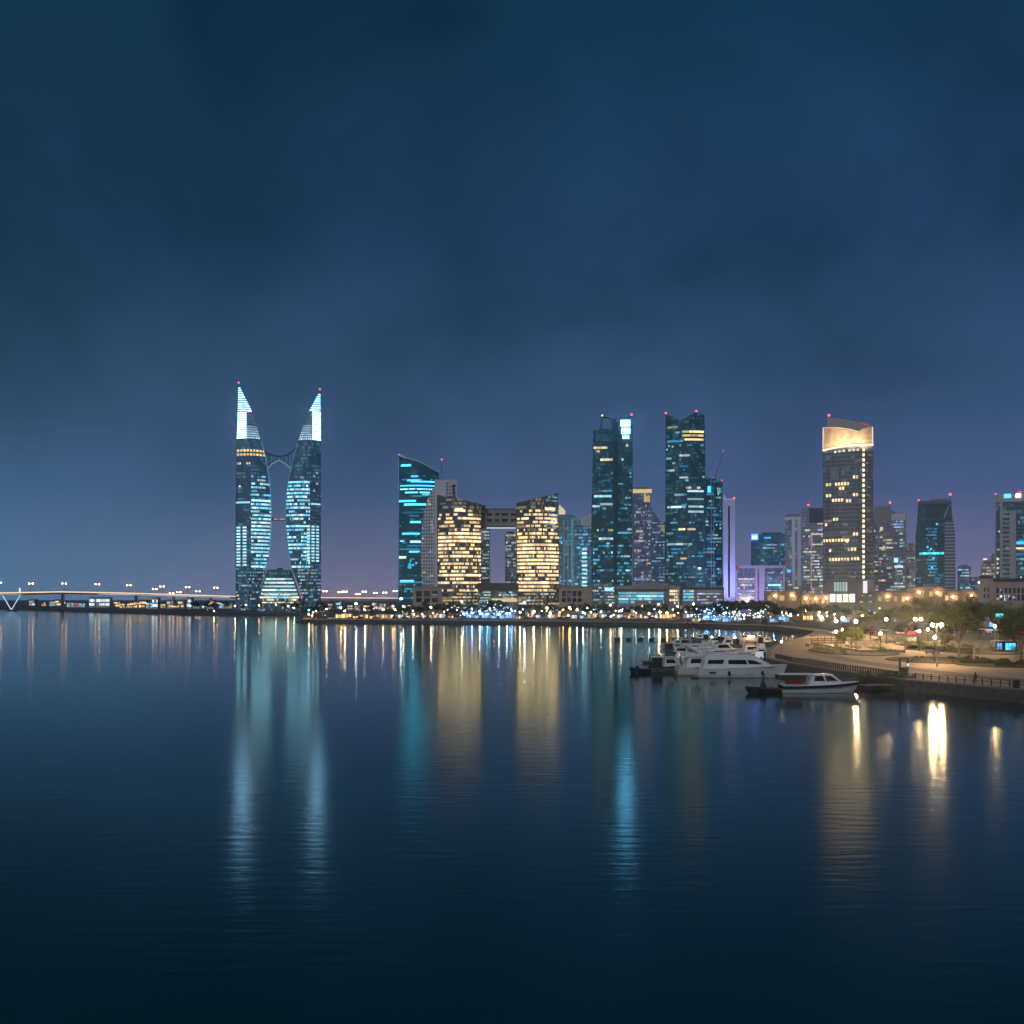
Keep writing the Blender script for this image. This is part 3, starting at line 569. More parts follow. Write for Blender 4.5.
T.fill(996.5, 1000, 530, 580, 4.6, 2, .45, ((.9,1,.8), GOLD), .3, .9, stay=.2); T.fill(1003, 1009.5, 506, 580, 4.6, 2, .3, ((.8,.95,.8), CYW), .12, .5, stay=.5); T.win(1016.5, 1024, 541.5, 544.5, TEAL, 1.2); T.win(1016, 1024, 547.5, 549.5, GOLD, .9)
T.fill(1016, 1029, 512, 580, 4.6, 2, .3, (TEAL, CY, (.6,.9,.8)), .12, .5, stay=.5); T.mast(995.6, 493.6, 495, .15, 1, rb=.6); T.finish()

# --- low buildings along the front
D = 700
T = Tower('domed_hall', 'long low hall with shallow domed roof and cyan lit glass front', 'building', [(589,617,680),(606,617,680)], D, 30, concrete, body='wall', roof=[(617,586),(632,585.6),(646,583),(653,582.6),(660,583.4),(672,586),(680,586.4)])
T.box('eave', 616.4, 668.5, 589.4, 590.6, roof_dark, -1.5, .2); T.fill(618.5, 664, 592, 602, 3, 2, 1.2, (CY, (.35,.8,.9), CYW), .4, 1.0, h=.72, stay=.6, gap=.2); T.fill(669.5, 679, 590, 604, 3, 2, 1.1, (GOLD, (1,.85,.6)), .6, 1.3, h=.72, stay=.5)
T.box('pier', 665, 668.4, 586.5, 606, concrete, -.6, .2); T.finish()
T = Tower('glass_hall', 'low glass fronted hall right of the domed hall, cyan and violet lit', 'building', [(588,682,724),(606,682,724)], 700, 24, concrete, body='wall')
T.fill(683, 695, 590, 602, 3, 1.8, .9, (CYW, CY, GOLD), .4, .9, h=.7, stay=.5); T.fill(697, 723, 593, 604, 3, 1.8, .5, ((.75,.65,1), (.5,.6,1), CYW), .25, .8, stay=.3); T.box('eave', 681.6, 724.4, 587.4, 588.6, roof_dark, -1, 24); T.box('violet_panel', 697, 722, 590, 592.4, violet, -.5, .1); T.finish()
T = Tower('glass_hall', 'low glass wing at the foot of the tower with white sign', 'building', [(584,592,617),(606,592,617)], 715, 24, fm('glass wing', (.03,.05,.06), (.09,.1,.11), 715, 3, 1.8, dim=(.5,.8,.9), ds=.4, prob=.5, base=.03)); T.fill(593, 616, 587, 604, 3, 1.8, .4, (CYW, (.8,.8,.7), TEAL), .25, .8, stay=.3); T.win(605, 613, 588, 591, CYW, 1.3); T.finish()
warm_wall = plain('warm stone', (.34,.23,.15), .8, var=.2, scale=.3)
for lab, x0, x1, y0, n in (('low curved stone pavilion lit amber right of the violet lit block', 764, 800, 591, 3), ('long low arcade with amber lights left of the gold crowned tower', 800, 830, 594, 6), ('low stone hall right of the podium, lit amber', 876, 915, 592, 5), ('taller amber lit stone hall below the tapered tower', 908, 945, 587, 4), ('amber lit stone wing left of the beige arcade building', 942, 979, 591, 4)):
    d = 640 + random.randint(-8, 22)
    T = Tower('stone_hall', lab, 'building', [(y0, x0, x1), (608, x0, x1)], d, 20, warm_wall, body='wall', bulge=5 if n == 3 else 0)
    T.box('cornice', x0-.3, x1+.3, y0-.7, y0+.5, concrete, -.6, 20) if n != 3 else None
    w = (x1-x0)/n
    for i in range(n):
        T.win(x0 + w*(i+.3), x0 + w*(i+.7), y0 + 4.5, y0 + 9.5, WARM, random.uniform(.25, .8))
    for i in range(max(2, n//2)):
        px = x0 + (x1-x0)*(i+.6)/max(2, n//2); mb = MB(); c = T.pt(px, y0 + 3.5 + 3*random.random(), 1.3); mb.ball(c, .55); l_ = part(mb, 'wall_lamp', lit((1,.62,.28), 60), T.root, local=False)
        mb = MB(); mb.box(c.x-.15, c.x+.15, c.y+.4, c.y+1.5, c.z-.9, c.z-.5); part(mb, 'bracket', dark_metal, l_, local=False)
    T.finish()
D = 480
T = Tower('arcade_building', 'beige stone building with tall narrow windows at the right edge', 'building', [(579,978.5,1040),(612,978.5,1040)], D, 26, plain('pink beige stone', (.34,.26,.23), .8, var=.12, scale=.3), body='wall')
T.box('corner_tower', 979.5, 993, 577, 610, plain('pink beige stone two', (.36,.28,.25), .8, var=.12), -1.2, 6); T.box('corner_cornice', 979.1, 993.4, 576, 578, roof_dark, -1.6, 6.4); T.box('cornice', 993.6, 1040, 578.2, 580.6, roof_dark, -.9, 26)
for x in (984, 987.8): T.box('window', x, x + 1.2, 587.5, 591.5, tinted, -1.35, -1.1); T.box('window', x, x + 1.2, 594, 598, tinted, -1.35, -1.1)
for i in range(10): 
    x = 996.5 + i*4.2; T.box('window', x, x + 2, 587.8, 593, tinted, -.15, .1); T.box('window', x, x + 2, 594.6, 600.5, tinted, -.15, .1)
for x, y, c in ((1000.5,595.2,(.8,.9,1)),(1005,594.8,(.8,.9,1)),(997,597.5,(.6,.75,1)),(1009,595,(.5,.65,1)),(1013.5,596,(.5,.65,1)),(1001,588.5,(.4,.6,1)),(1005,598,(.9,.95,1))): T.win(x-.6, x + 1.6, y, y + 2.6, c, .8)
mb = MB(); mb.ball(T.pt(979.3, 582.4, .8), .4); part(mb, 'wall_lamp', lit((1,.85,.6), 15), T.root, local=False); T.finish()

# ------------------------------------------------------------------ water, land, pavements
m, nt, N, L, b = newmat('sea water')
b.inputs['Base Color'].default_value = (.0, .036, .036, 1); b.inputs['Roughness'].default_value = 1; b.inputs['Specular IOR Level'].default_value = 0
tc = N.new('ShaderNodeTexCoord'); mp = N.new('ShaderNodeMapping'); L.new(tc.outputs['Object'], mp.inputs['Vector']); mp.inputs['Scale'].default_value = (.22, 1.0, 1)
n1 = N.new('ShaderNodeTexNoise'); n1.inputs['Scale'].default_value = 1.1; n1.inputs['Detail'].default_value = 3; L.new(mp.outputs[0], n1.inputs['Vector'])
bp = N.new('ShaderNodeBump'); bp.inputs['Strength'].default_value = 1.0; bp.inputs['Distance'].default_value = .027; L.new(n1.outputs['Fac'], bp.inputs['Height'])
mp2 = N.new('ShaderNodeMapping'); L.new(tc.outputs['Object'], mp2.inputs['Vector']); mp2.inputs['Scale'].default_value = (.0012, .012, 1)
n2 = N.new('ShaderNodeTexNoise'); n2.inputs['Scale'].default_value = 1; n2.inputs['Detail'].default_value = 3; L.new(mp2.outputs[0], n2.inputs['Vector'])
mr = N.new('ShaderNodeMapRange'); mr.inputs['From Min'].default_value = .35; mr.inputs['From Max'].default_value = .65; mr.inputs['To Min'].default_value = .078; mr.inputs['To Max'].default_value = .105
L.new(n2.outputs['Fac'], mr.inputs['Value'])
# smooth far water; a light breeze ripples it nearer the viewer
sy = N.new('ShaderNodeSeparateXYZ'); L.new(tc.outputs['Object'], sy.inputs[0])
wob = N.new('ShaderNodeMath'); wob.operation = 'MULTIPLY_ADD'; L.new(n2.outputs['Fac'], wob.inputs[0]); wob.inputs[1].default_value = 60; L.new(sy.outputs['Y'], wob.inputs[2])
rr_ = N.new('ShaderNodeMapRange'); rr_.inputs['From Min'].default_value = 150; rr_.inputs['From Max'].default_value = 215; rr_.inputs['To Min'].default_value = .05; rr_.inputs['To Max'].default_value = -.01; L.new(wob.outputs[0], rr_.inputs['Value'])
ra = N.new('ShaderNodeMath'); L.new(mr.outputs[0], ra.inputs[0]); L.new(rr_.outputs[0], ra.inputs[1])
gs = N.new('ShaderNodeMixShader'); gs.inputs[0].default_value = .3
for k, (dist, add) in enumerate((('BECKMANN', 0.0), ('GGX', .03))):
    g_ = N.new('ShaderNodeBsdfAnisotropic'); g_.distribution = dist; g_.inputs['Color'].default_value = (.86,.98,.97,1); g_.inputs['Anisotropy'].default_value = 0
    ad = N.new('ShaderNodeMath'); ad.inputs[1].default_value = add; L.new(ra.outputs[0], ad.inputs[0]); L.new(ad.outputs[0], g_.inputs['Roughness']); L.new(bp.outputs['Normal'], g_.inputs['Normal']); L.new(g_.outputs[0], gs.inputs[k + 1])
fr_ = N.new('ShaderNodeFresnel'); fr_.inputs['IOR'].default_value = 1.42; ms = N.new('ShaderNodeMixShader'); L.new(fr_.outputs[0], ms.inputs[0]); L.new(b.outputs[0], ms.inputs[1]); L.new(gs.outputs[0], ms.inputs[2]); L.new(ms.outputs[0], nt.nodes['Material Output'].inputs['Surface'])
mb = MB(); mb.quad((-2500,-300,0),(2500,-300,0),(2500,3000,0),(-2500,3000,0)); structure(mb, 'water', m, clean=False)

shore = [(-2500,1500),(-900,1420),(GX(0,1240),1240),(GX(90,1034),1034),(GX(185,886),886),(GX(300,862),862),(GX(303,690),690),(GX(300,640),640),(-63,622),(-6.5,597),(51,575),(93,545),(118,505),(118,430),(94.5,361),(78.7,323),(63.3,272),(56.8,244),(57.2,230),(60.9,204),(63.1,194),(65.4,182.5),(78.5,158),(110,105),(140,60),(400,20)]
land = shore + [(2490,20),(2490,2990),(-2500,2990)]
asphalt = plain('asphalt', (.055,.052,.05), .85, var=.25, scale=.05)
mb = MB(); mb.slab(land, -2, GZ-.05); structure(mb, 'ground', asphalt)
m, nt, N, L, b = newmat('promenade paving')
tc = N.new('ShaderNodeTexCoord'); br = N.new('ShaderNodeTexBrick'); br.inputs['Scale'].default_value = 1; br.inputs['Brick Width'].default_value = .9; br.inputs['Row Height'].default_value = .45; br.inputs['Mortar Size'].default_value = .02
br.inputs['Color1'].default_value = (.36,.27,.19,1); br.inputs['Color2'].default_value = (.30,.23,.165,1); br.inputs['Mortar'].default_value = (.2,.16,.13,1); L.new(tc.outputs['Object'], br.inputs['Vector'])
no = N.new('ShaderNodeTexNoise'); no.inputs['Scale'].default_value = .25; no.inputs['Detail'].default_value = 5; L.new(tc.outputs['Object'], no.inputs['Vector'])
mx = N.new('ShaderNodeMix'); mx.data_type = 'RGBA'; mx.blend_type = 'MULTIPLY'; mx.inputs['Factor'].default_value = .6; L.new(br.outputs['Color'], mx.inputs['A']); L.new(no.outputs['Color'], mx.inputs['B']); 
hs = N.new('ShaderNodeHueSaturation'); hs.inputs['Value'].default_value = 1.6; L.new(mx.outputs['Result'], hs.inputs['Color']); L.new(hs.outputs[0], b.inputs['Base Color']); b.inputs['Roughness'].default_value = .75
paving = m
prom = [(118.5,430),(95,361),(79.2,323),(63.8,272),(57.3,244),(57.7,230),(61.4,204),(63.6,194),(65.9,182.8),(79,158.4),(110.5,105),(140.5,60),(230,60),(230,300),(190,345),(175,430)]
mb = MB(); mb.slab(prom, GZ-.04, GZ); structure(mb, 'pavement', paving)
coping = plain('granite coping', (.17,.16,.15), .7, var=.2, scale=1)
wall_stone = plain('sea wall stone', (.06,.06,.062), .85, var=.4, scale=1.2, bump=.6)
near_edge = [(94.5,361),(78.7,323),(63.3,272),(56.8,244),(57.2,230),(60.9,204),(63.1,194),(65.4,182.5),(78.5,158),(110,105),(140,60)]
def strip(pts, o0, o1, z0, z1):
    mb = MB(); P = [Vector((x, y)) for x, y in pts]; rings = []
    for i, p in enumerate(P):
        d = (P[min(i+1, len(P)-1)] - P[max(i-1, 0)]).normalized(); nrm = Vector((d.y, -d.x))
        a = p + nrm*o0; c = p + nrm*o1
        rings.append([(a.x,a.y,z0),(c.x,c.y,z0),(c.x,c.y,z1),(a.x,a.y,z1)])
    mb.loft(rings); return mb
w = tag(strip(near_edge, .02, .35, -2, GZ-.06).build('sea_wall', wall_stone), 'dark stone sea wall along the near promenade edge', 'wall')
c_ = strip(near_edge, -.5, .5, GZ-.05, GZ+.16).build('coping', coping, w)
far_edge = [(GX(303,690),690),(GX(300,640),640),(-63,622),(-6.5,597),(51,575),(93,545),(118,505),(118,430)]
tag(strip(far_edge, .02, 3.0, -1, .9).build('rock_bank', wall_stone), 'dark rock bank along the far shore below the city', 'rock bank')
sand = plain('sandy path', (.50,.36,.27), .85, var=.25, scale=.1)
structure(strip([(x, y) for x, y in far_edge], -9, -1.0, GZ-.2, GZ+.02), 'path', sand)
mb = MB(); mb.slab([(-2500,1),(0,1),(0,0)], 0, 1)
structure(strip([(x, y+26) for x, y in far_edge[1:]], -9, 0, GZ-.2, GZ-.01), 'road', plain('road asphalt', (.05,.05,.05), .7))

# ------------------------------------------------------------------ trees
def leaf_cloud(mb, centres, n, size):
    for _ in range(n):
        c, r = random.choice(centres)
        while True:
            d = Vector((random.uniform(-1,1), random.uniform(-1,1), random.uniform(-1,1)))
            if .15 < d.length < 1: break
        p = Vector(c) + Vector((d.x*r, d.y*r, d.z*r*.75))
        u = Vector((random.gauss(0,1), random.gauss(0,1), random.gauss(0,1))).normalized(); v = u.orthogonal().normalized()
        s = size*random.uniform(.6, 1.4)
        mb.add([p + u*s, p + v*s*.45, p - u*s, p - v*s*.45], [(0,1,2,3)])
def make_tree(name, label, H, R, nleaf, size, leaf, nb=7, trunk_f=.35, fan=False, loc=(0,0,0), group=None):
    t = thing(name, label, 'tree', loc, group)
    tr = MB(); th = H*trunk_f
    tr.tube([(0,0,-.3),(.05*R*random.uniform(-1,1),0,th*.5),(0,0,th)], [H*.028, H*.021, H*.018], 7)
    cen = []
    for k in range(nb):
        a = 2*PI*k/nb + random.uniform(-.4,.4); rr = R*random.uniform(.45, .82); z1 = th + (H-th)*random.uniform(.35, .85)
        e = Vector((rr*math.cos(a), rr*math.sin(a), z1)); mid = Vector((e.x*.35, e.y*.35, th + (z1-th)*.5))
        tr.tube([(0,0,th*.92), mid, e], [H*.012, H*.008, H*.003], 5)
        cen.append((e, R*random.uniform(.28, .42)))
        if fan:
            for q in range(4):
                e2 = e + Vector((random.uniform(-.3,.3)*R, random.uniform(-.3,.3)*R, random.uniform(.05,.28)*(H-th)))
                tr.tube([mid.lerp(e, .4 + .15*q), e2], [H*.005, H*.0015], 4); cen.append((e2, R*.24))
    cen.append((Vector((0,0,H*.85)), R*.42)); cen.append((Vector((0,0,H*.66)), R*.5))
    part(tr, 'trunk', bark, t)
    cm = MB(); leaf_cloud(cm, cen, nleaf, size); part(cm, 'crown', leaf, t, clean=False)
    return t

ZONES = [(0,'on the bridge shore'),(185,'below the twin sail towers'),(300,'on the spit beside the twin towers'),(398,'below the teal curved tower'),(437,'below the left gold lit block'),(481,'between the gold lit blocks'),(516,'below the right gold lit block'),(558,'before the right beige hall'),(593,'below the tower with white sign'),(633,'before the domed hall'),(682,'below the double peaked tower'),(722,'before the violet framed block'),(786,'left of the gold crowned tower'),(823,'before the crowned tower podium'),(876,'below the finned grey tower'),(912,'below the tapered tower'),(960,'before the beige arcade building')]
ORD = [o + ' from left' for o in ('first second third fourth fifth sixth seventh eighth ninth tenth eleventh twelfth thirteenth fourteenth fifteenth sixteenth seventeenth eighteenth nineteenth twentieth').split()]; ORD[0] = 'leftmost'
OLD = ['leftmost','second from left','third from left','fourth from left','fifth from left','sixth from left','seventh from left','eighth from left','ninth from left','tenth from left','eleventh from left','twelfth from left']
REG = {}
def reg(o, px, phrase): 
    z = [s for x, s in ZONES if px >= x][-1]; REG.setdefault((phrase, z), []).append((px, o))
def name_all():
    for (ph, z), lst in REG.items():
        lst.sort(key=lambda q: q[0])
        for i, (px, o) in enumerate(lst):
            o['label'] = f'{ph} {z}' + ('' if len(lst) == 1 else f', {ORD[min(i, 19)]}')

proto = [make_tree('shore_tree', 'x', random.uniform(7.5,9.5), random.uniform(3.6,4.8), 1400, .42, leaf_far, group='trees along the far shore') for _ in range(4)]
pxs = [196,207,215,226,243,262,285,297,318,323,370,392,402,412,419,427,436,444,452,459,467,475,487,495,499,507,528,540,551,562,570,581,588,596,603,614,622,631,640,647,655,663,676,688,694,701,709,716,722,729,736,743,752,757,763,770,776,783,791,798,806,813,828,836,846,857,866]
used = 0; FAIRY = []
for px in pxs:
    px += random.uniform(-1.5, 1.5)
    d = random.uniform(640, 690) if 303 < px < 700 else (random.uniform(890, 915) if px < 303 else random.uniform(560, 640))
    big = 1.25 if px in () or 487 < px < 500 or 720 < px < 770 else random.uniform(.75, 1.1)
    loc = (GX(px, d), d, GZ-.05)
    if used < 4: o = proto[used]; o.location = loc; o.rotation_euler.z = random.random()*6
    else:
        o = dup(random.choice(proto), loc, random.random()*6, big)
        for ch in list(o.children):
            if ch.name.startswith('light_string'): bpy.data.objects.remove(ch)
    used += 1
    k = 'b' if 468 < px < 512 or 700 < px < 735 else random.choice('wgaw.......')
    if k != '.':
        col = {'b':(.3,.6,1),'w':(.8,.92,1),'g':GOLD,'a':WARM}[k]; mb = MB()
        for _ in range(26 if k == 'b' else 12):
            a = random.random()*6.28; r_ = random.uniform(.4, 4.2); mb.ball((r_*math.cos(a), r_*math.sin(a), random.uniform(1.6, 7.5)), random.uniform(.1, .22), 5, 4)
        part(mb, 'light_string', lit(col, 9 if k == 'b' else 7), o); FAIRY.append(o)
        reg(o, px, {'b':'tree strung with blue lights','w':'tree strung with white lights','g':'tree strung with golden lights','a':'tree strung with amber lights'}[k])
    else: reg(o, px, 'dark bushy tree')
# trees on the near promenade
def near_tree(px, py, top, wpx, label, n=9000, leaf=leaf_near, fan=True, nb=9, tf=.3):
    p = ground(px, py); H = (py - top)/F*p.y; R = wpx/F*p.y/2
    t = make_tree('promenade_tree', label, H, R, int(n*1.5), .2, leaf, nb, tf, fan, p, 'trees on the promenade'); return t
near_tree(959, 660, 603, 56, 'large fan crowned tree with pale trunk right of the twin headed lamp')
near_tree(1021, 660, 617, 52, 'spreading tree with pale trunk cut by the right edge')
near_tree(1012, 640, 603, 46, 'dark rounded tree before the arcade building, behind the edge tree', 5000)
near_tree(938, 640, 603, 44, 'dark dense tree left behind the large fan crowned tree', 6000)
near_tree(978, 640, 606, 40, 'dark tree right behind the large fan crowned tree', 5000)
near_tree(912, 640, 604, 36, 'broad dark tree beside the red awning', 5000)
near_tree(870, 639, 613, 30, 'low brown crowned tree between the lamps left of the terrace', 4000)
near_tree(893, 638, 608, 32, 'brown crowned tree behind the raised terrace', 4000)
near_tree(946, 652, 636, 14, 'young slim tree left of the large tree trunk', 1500)
near_tree(851, 650, 629, 28, 'yellow green lamp lit tree on the round planting bed', 3600, leaf_lime, True, 8, .25)

# shrubs and planting beds
def bed(name, label, cat, x0, x1, y0, y1, h, leaf, n=2500, size=.14):
    a, b2 = ground(x0, y0), ground(x1, y1)
    t = thing(name, label, cat, ((a.x+b2.x)/2, (a.y+b2.y)/2, GZ))
    lx, ly = abs(b2.x-a.x)/2, max(.8, abs(a.y-b2.y)/2); mb = MB()
    pts = [(lx*.98*math.cos(k*PI/9), ly*.98*math.sin(k*PI/9)) for k in range(18)]
    mb.slab(pts, 0, .14); part(mb, 'soil_bed', plain('soil', (.05,.035,.025), .9), t)
    cm = MB(); cen = []
    for _ in range(26):
        u, v = random.uniform(-.85,.85), random.uniform(-.8,.8); cen.append((Vector((lx*u, ly*v, h*random.uniform(.35,.75))), min(max(.5, h*.55), ly+.3)))
    leaf_cloud(cm, cen, n, size); part(cm, 'foliage', leaf, t, clean=False); return t
bed('hedge', 'clipped dark hedge along the promenade at the right edge', 'hedge', 976, 1034, 668, 662, 1.1, hedge_leaf, 5000)
bed('shrub_bed', 'round bed of yellow green shrubs under the lamp lit tree', 'shrubs', 834, 868, 656, 648, 1.3, leaf_lime, 4000)
bed('shrub_bed', 'low bed of dark shrubs right of the raised terrace', 'shrubs', 904, 924, 650, 644, 2.2, hedge_leaf, 3500)
bed('shrub_bed', 'rounded green shrub left of the twin headed lamp', 'shrubs', 920, 936, 652, 646, 1.6, hedge_leaf, 2500)
bed('shrub_bed', 'low planting strip under the large fan crowned tree', 'shrubs', 908, 972, 664, 657, .5, hedge_leaf, 2500)
bed('shrub_bed', 'dark shrubs between the tree trunk and the kiosk', 'shrubs', 962, 985, 655, 648, 1.7, hedge_leaf, 3000)
bed('shrub_bed', 'scrubby plants on the quay edge by the gangway', 'shrubs', 868, 902, 679, 674.5, .7, hedge_leaf, 1800)

# ------------------------------------------------------------------ lamps
def make_lamp(name, label, H, heads, col, s, r, loc=(0,0,0), group=None, pole=dark_metal):
    t = thing(name, label, 'street lamp', loc, group)
    mb = MB(); mb.tube([(0,0,0),(0,0,.5)], [.16,.16], 8); part(mb, 'pole_base', pole, t)
    mb = MB(); mb.tube([(0,0,.5),(0,0,H)], [.09,.06], 6)
    part(mb, 'pole', pole, t)
    if heads > 1: mb = MB(); mb.tube([(-.9,0,H-.1),(0,0,H+.25),(.9,0,H-.1)], .05, 5); part(mb, 'arm', pole, t)
    for k in range(heads):
        x = 0 if heads == 1 else (-.9 if k == 0 else .9)
        mb = MB(); mb.ball((x, 0, H + (.3 if heads == 1 else -.1)), r, 10, 8); part(mb, 'lamp_globe', lit(col, s), t, smooth=True)
    return t
LW = (1, .64, .31)
near = [  # head px, head py, height, heads, label
 (821,617,6.8,1,'tall white lamp post standing alone near the low slatted wall'),
 (836,621,6.5,1,'lamp left of the yellow green tree, lower of the upper pair'),
 (843,618,6.5,1,'lamp left of the yellow green tree, higher of the upper pair'),
 (836,631.5,4.2,1,'short lamp at the low slatted wall, lower left of the pair'),
 (843,629.5,4.2,1,'short lamp right beside the low slatted wall, dimmer one'),
 (856,621.3,7.6,1,'lamp rising through the yellow green planting bed'),
 (862.3,615.6,7,1,'distant lamp just right above the yellow green tree'),
 (878.7,616.5,7,1,'distant lamp left of the brown crowned tree'),
 (886.3,619.4,7,1,'tall lamp at the brown crowned tree behind the terrace'),
 (880.5,633.5,4.4,1,'short post lamp on the raised terrace'),
 (918,619,7,2,'twin headed lamp before the broad dark tree'),
 (919,631.2,5,1,'small lamp below the twin headed lamp, beside red awning'),
 (928,629.6,5,1,'smallest lamp between the two twin headed lamps'),
 (937,625,8.2,2,'brightest twin headed lamp on the paved promenade'),
 (934.8,637.4,5.2,1,'short lamp just left of the brightest twin headed lamp post'),
 (995.2,626,6.4,1,'single globe lamp before the white canopy at the right')]
for px, py, H, h, lab in near:
    d = (CZ - GZ - H)*F/(py - HY)
    make_lamp('street_lamp', lab, H - (.3 if h == 1 else -.1), h, LW, {937:620,995.2:1400}.get(px, 1250), .34 if H > 5.5 else .28, (GX(px, d), d, GZ), 'lamps on the near promenade', grey_metal if px in (937,995.2,821) else dark_metal)

# lamps, kiosks and cars along the far shore
lamp_w = None; LP = {}
def shore_lamp(px, py, kind):
    global lamp_w
    d = random.uniform(634, 672) if 303 < px < 690 else (random.uniform(870, 885) if px < 303 else random.uniform(540, 620))
    if 690 <= px < 720: d = 600
    H = CZ - (py - HY)/F*d - GZ
    col, s, r, txt = {'a':((1,.45,.13), 150, .46, 'amber globe lamp'), 'w':((.8,.9,1), 130, .42, 'white globe lamp'), 'c':((.12,.7,1), 110, .4, 'cyan globe lamp'), 'g':((1,.72,.38), 150, .42, 'warm white lamp'), 'b':((.12,.32,1), 130, .42, 'blue globe lamp')}[kind]
    H = max(1.2, H); o = make_lamp('shore_lamp', 'x', H - .3, 1, col, s*random.choice((.5, 1, 1, 1.6)), r*random.uniform(.5, 1.0), (GX(px, d), d, GZ), 'lamps along the far shore')
    reg(o, px, txt)
for px, py, k in [(309,614.5,'a'),(326.5,609,'g'),(341,608,'a'),(345,611,'g'),(356,603.5,'w'),(365,610,'g'),(383,609.5,'g'),(393,606,'a'),(403.5,606.4,'g'),(401,598.8,'w'),(413,611,'w'),(431,607.3,'g'),(444,612,'g'),(458.4,608.3,'a'),(461.8,601.6,'g'),(472,613,'b'),(479.5,611.2,'w'),(487,614,'c'),(494,607.5,'a'),(499,614.6,'w'),(507,613,'w'),(512,611,'b'),(520,612,'g'),(524.5,602.5,'w'),(534,611.5,'g'),(547,608,'g'),(551,613.5,'g'),(563,610,'a'),(569.5,607.6,'a'),(577,610,'w'),(583,612.4,'w'),(593.5,610.5,'a'),(601,611.5,'w'),(610.5,605,'a'),(611,618.6,'w'),(621,611,'g'),(642.7,605.8,'a'),(636,613,'w'),(649,613.5,'w'),(658.6,604.2,'g'),(660,612,'a'),(667,613,'a'),(677.8,606.5,'g'),(686,612,'g'),(693.5,604,'g'),(705,611,'b'),(716,613.2,'w'),(719.5,611,'w'),(724,613.8,'w'),(733,612.5,'b'),(744,615,'g'),(747.5,601.2,'a'),(760,616,'g'),(774,612.5,'b'),(782,612.4,'c'),(790.8,615.5,'g'),(806,611,'a'),(214,611,'g'),(235,606,'g'),(246,605,'w'),(259,605.5,'a'),(276,604.5,'g'),(288,606,'a'),(294,608,'w')]:
    shore_lamp(px, py, k)
for _ in range(95):
    px = random.choice((random.uniform(305, 690), random.uniform(395, 640), random.uniform(690, 905)))
    d = random.uniform(636, 676) if px < 690 else random.uniform(560, 640)
    k = random.choice('aggggwwwwcbr'); col, s_, txt = {'a':((1,.45,.13), 26, 'small amber lamp'), 'g':((1,.72,.38), 24, 'small warm lamp'), 'w':((.8,.92,1), 24, 'small white lamp'), 'c':((.12,.7,1), 22, 'small cyan lamp'), 'b':((.12,.32,1), 26, 'small blue lamp'), 'r':((1,.1,.06), 12, 'small red lamp')}[k]
    if 470 < px < 512 or 702 < px < 730: col, s_, txt = (.25,.6,1), 30, 'small blue lamp'
    o = make_lamp('low_lamp', 'x', random.uniform(1.2, 6.2), 1, col, s_, random.uniform(.2, .36), (GX(px, d), d, GZ), 'small lamps along the far shore'); reg(o, px, txt)
def kiosk_mesh(col, s, canopy):
    t = thing('kiosk', 'x', 'kiosk', (0,0,0), 'kiosks along the far shore')
    mb = MB(); mb.box(-2.4,2.4,-1.4,1.6,0,2.7); part(mb, 'wall', beige_stone if s < 4 else pale_panel, t)
    mb = MB(); mb.box(-3,3,-2.6,2,2.75,3.0); part(mb, 'roof', canopy, t)
    for x in (-1.65, 0, 1.65): mb = MB(); mb.box(x-.65,x+.65,-1.52,-1.42,.5,2.4); part(mb, 'window', lit(col, s*random.uniform(.25,1.1)), t)
    for x in (-2.8, 2.8): mb = MB(); mb.tube([(x,-2.4,0),(x,-2.4,2.75)], .07, 5); part(mb, 'post', dark_metal, t)
    return t
kk = {'w': kiosk_mesh((.85,.95,1), 1.1, roof_dark), 'g': kiosk_mesh(GOLD, 1.3, brick_red), 'b': kiosk_mesh((.22,.5,1), 2.6, pale_panel), 'a': kiosk_mesh(WARM, 2.2, brick_red)}
kt = {'w':'white lit kiosk', 'g':'warm lit kiosk', 'b':'blue lit kiosk', 'a':'amber lit kiosk'}
first = set()
for px, k in [(340,'a'),(347,'a'),(356,'a'),(364,'g'),(373,'a'),(381,'g'),(388,'g'),(400,'w'),(408,'w'),(415,'g'),(423,'w'),(433,'g'),(441,'w'),(450,'g'),(470,'b'),(478,'b'),(486,'b'),(494,'b'),(502,'b'),(510,'b'),(519,'g'),(530,'g'),(537,'w'),(549,'w'),(556,'g'),(564,'g'),(574,'w'),(582,'b'),(592,'g'),(603,'w'),(617,'w'),(628,'g'),(638,'g'),(645,'w'),(655,'a'),(663,'a'),(671,'a'),(687,'w'),(695,'g'),(708,'b'),(717,'b'),(726,'b'),(735,'w'),(773,'b'),(783,'b'),(808,'a'),(820,'w'),(846,'b'),(873,'b'),(897,'b')]:
    px += random.uniform(-1, 1); d = random.uniform(650, 668) if px < 690 else random.uniform(560, 610)
    loc = (GX(px, d), d, GZ-.03)
    if k not in first: first.add(k); o = kk[k]; o.location = loc
    else: o = dup(kk[k], loc, random.uniform(-.2,.2), random.uniform(.6,1.25))
    reg(o, px, kt[k])
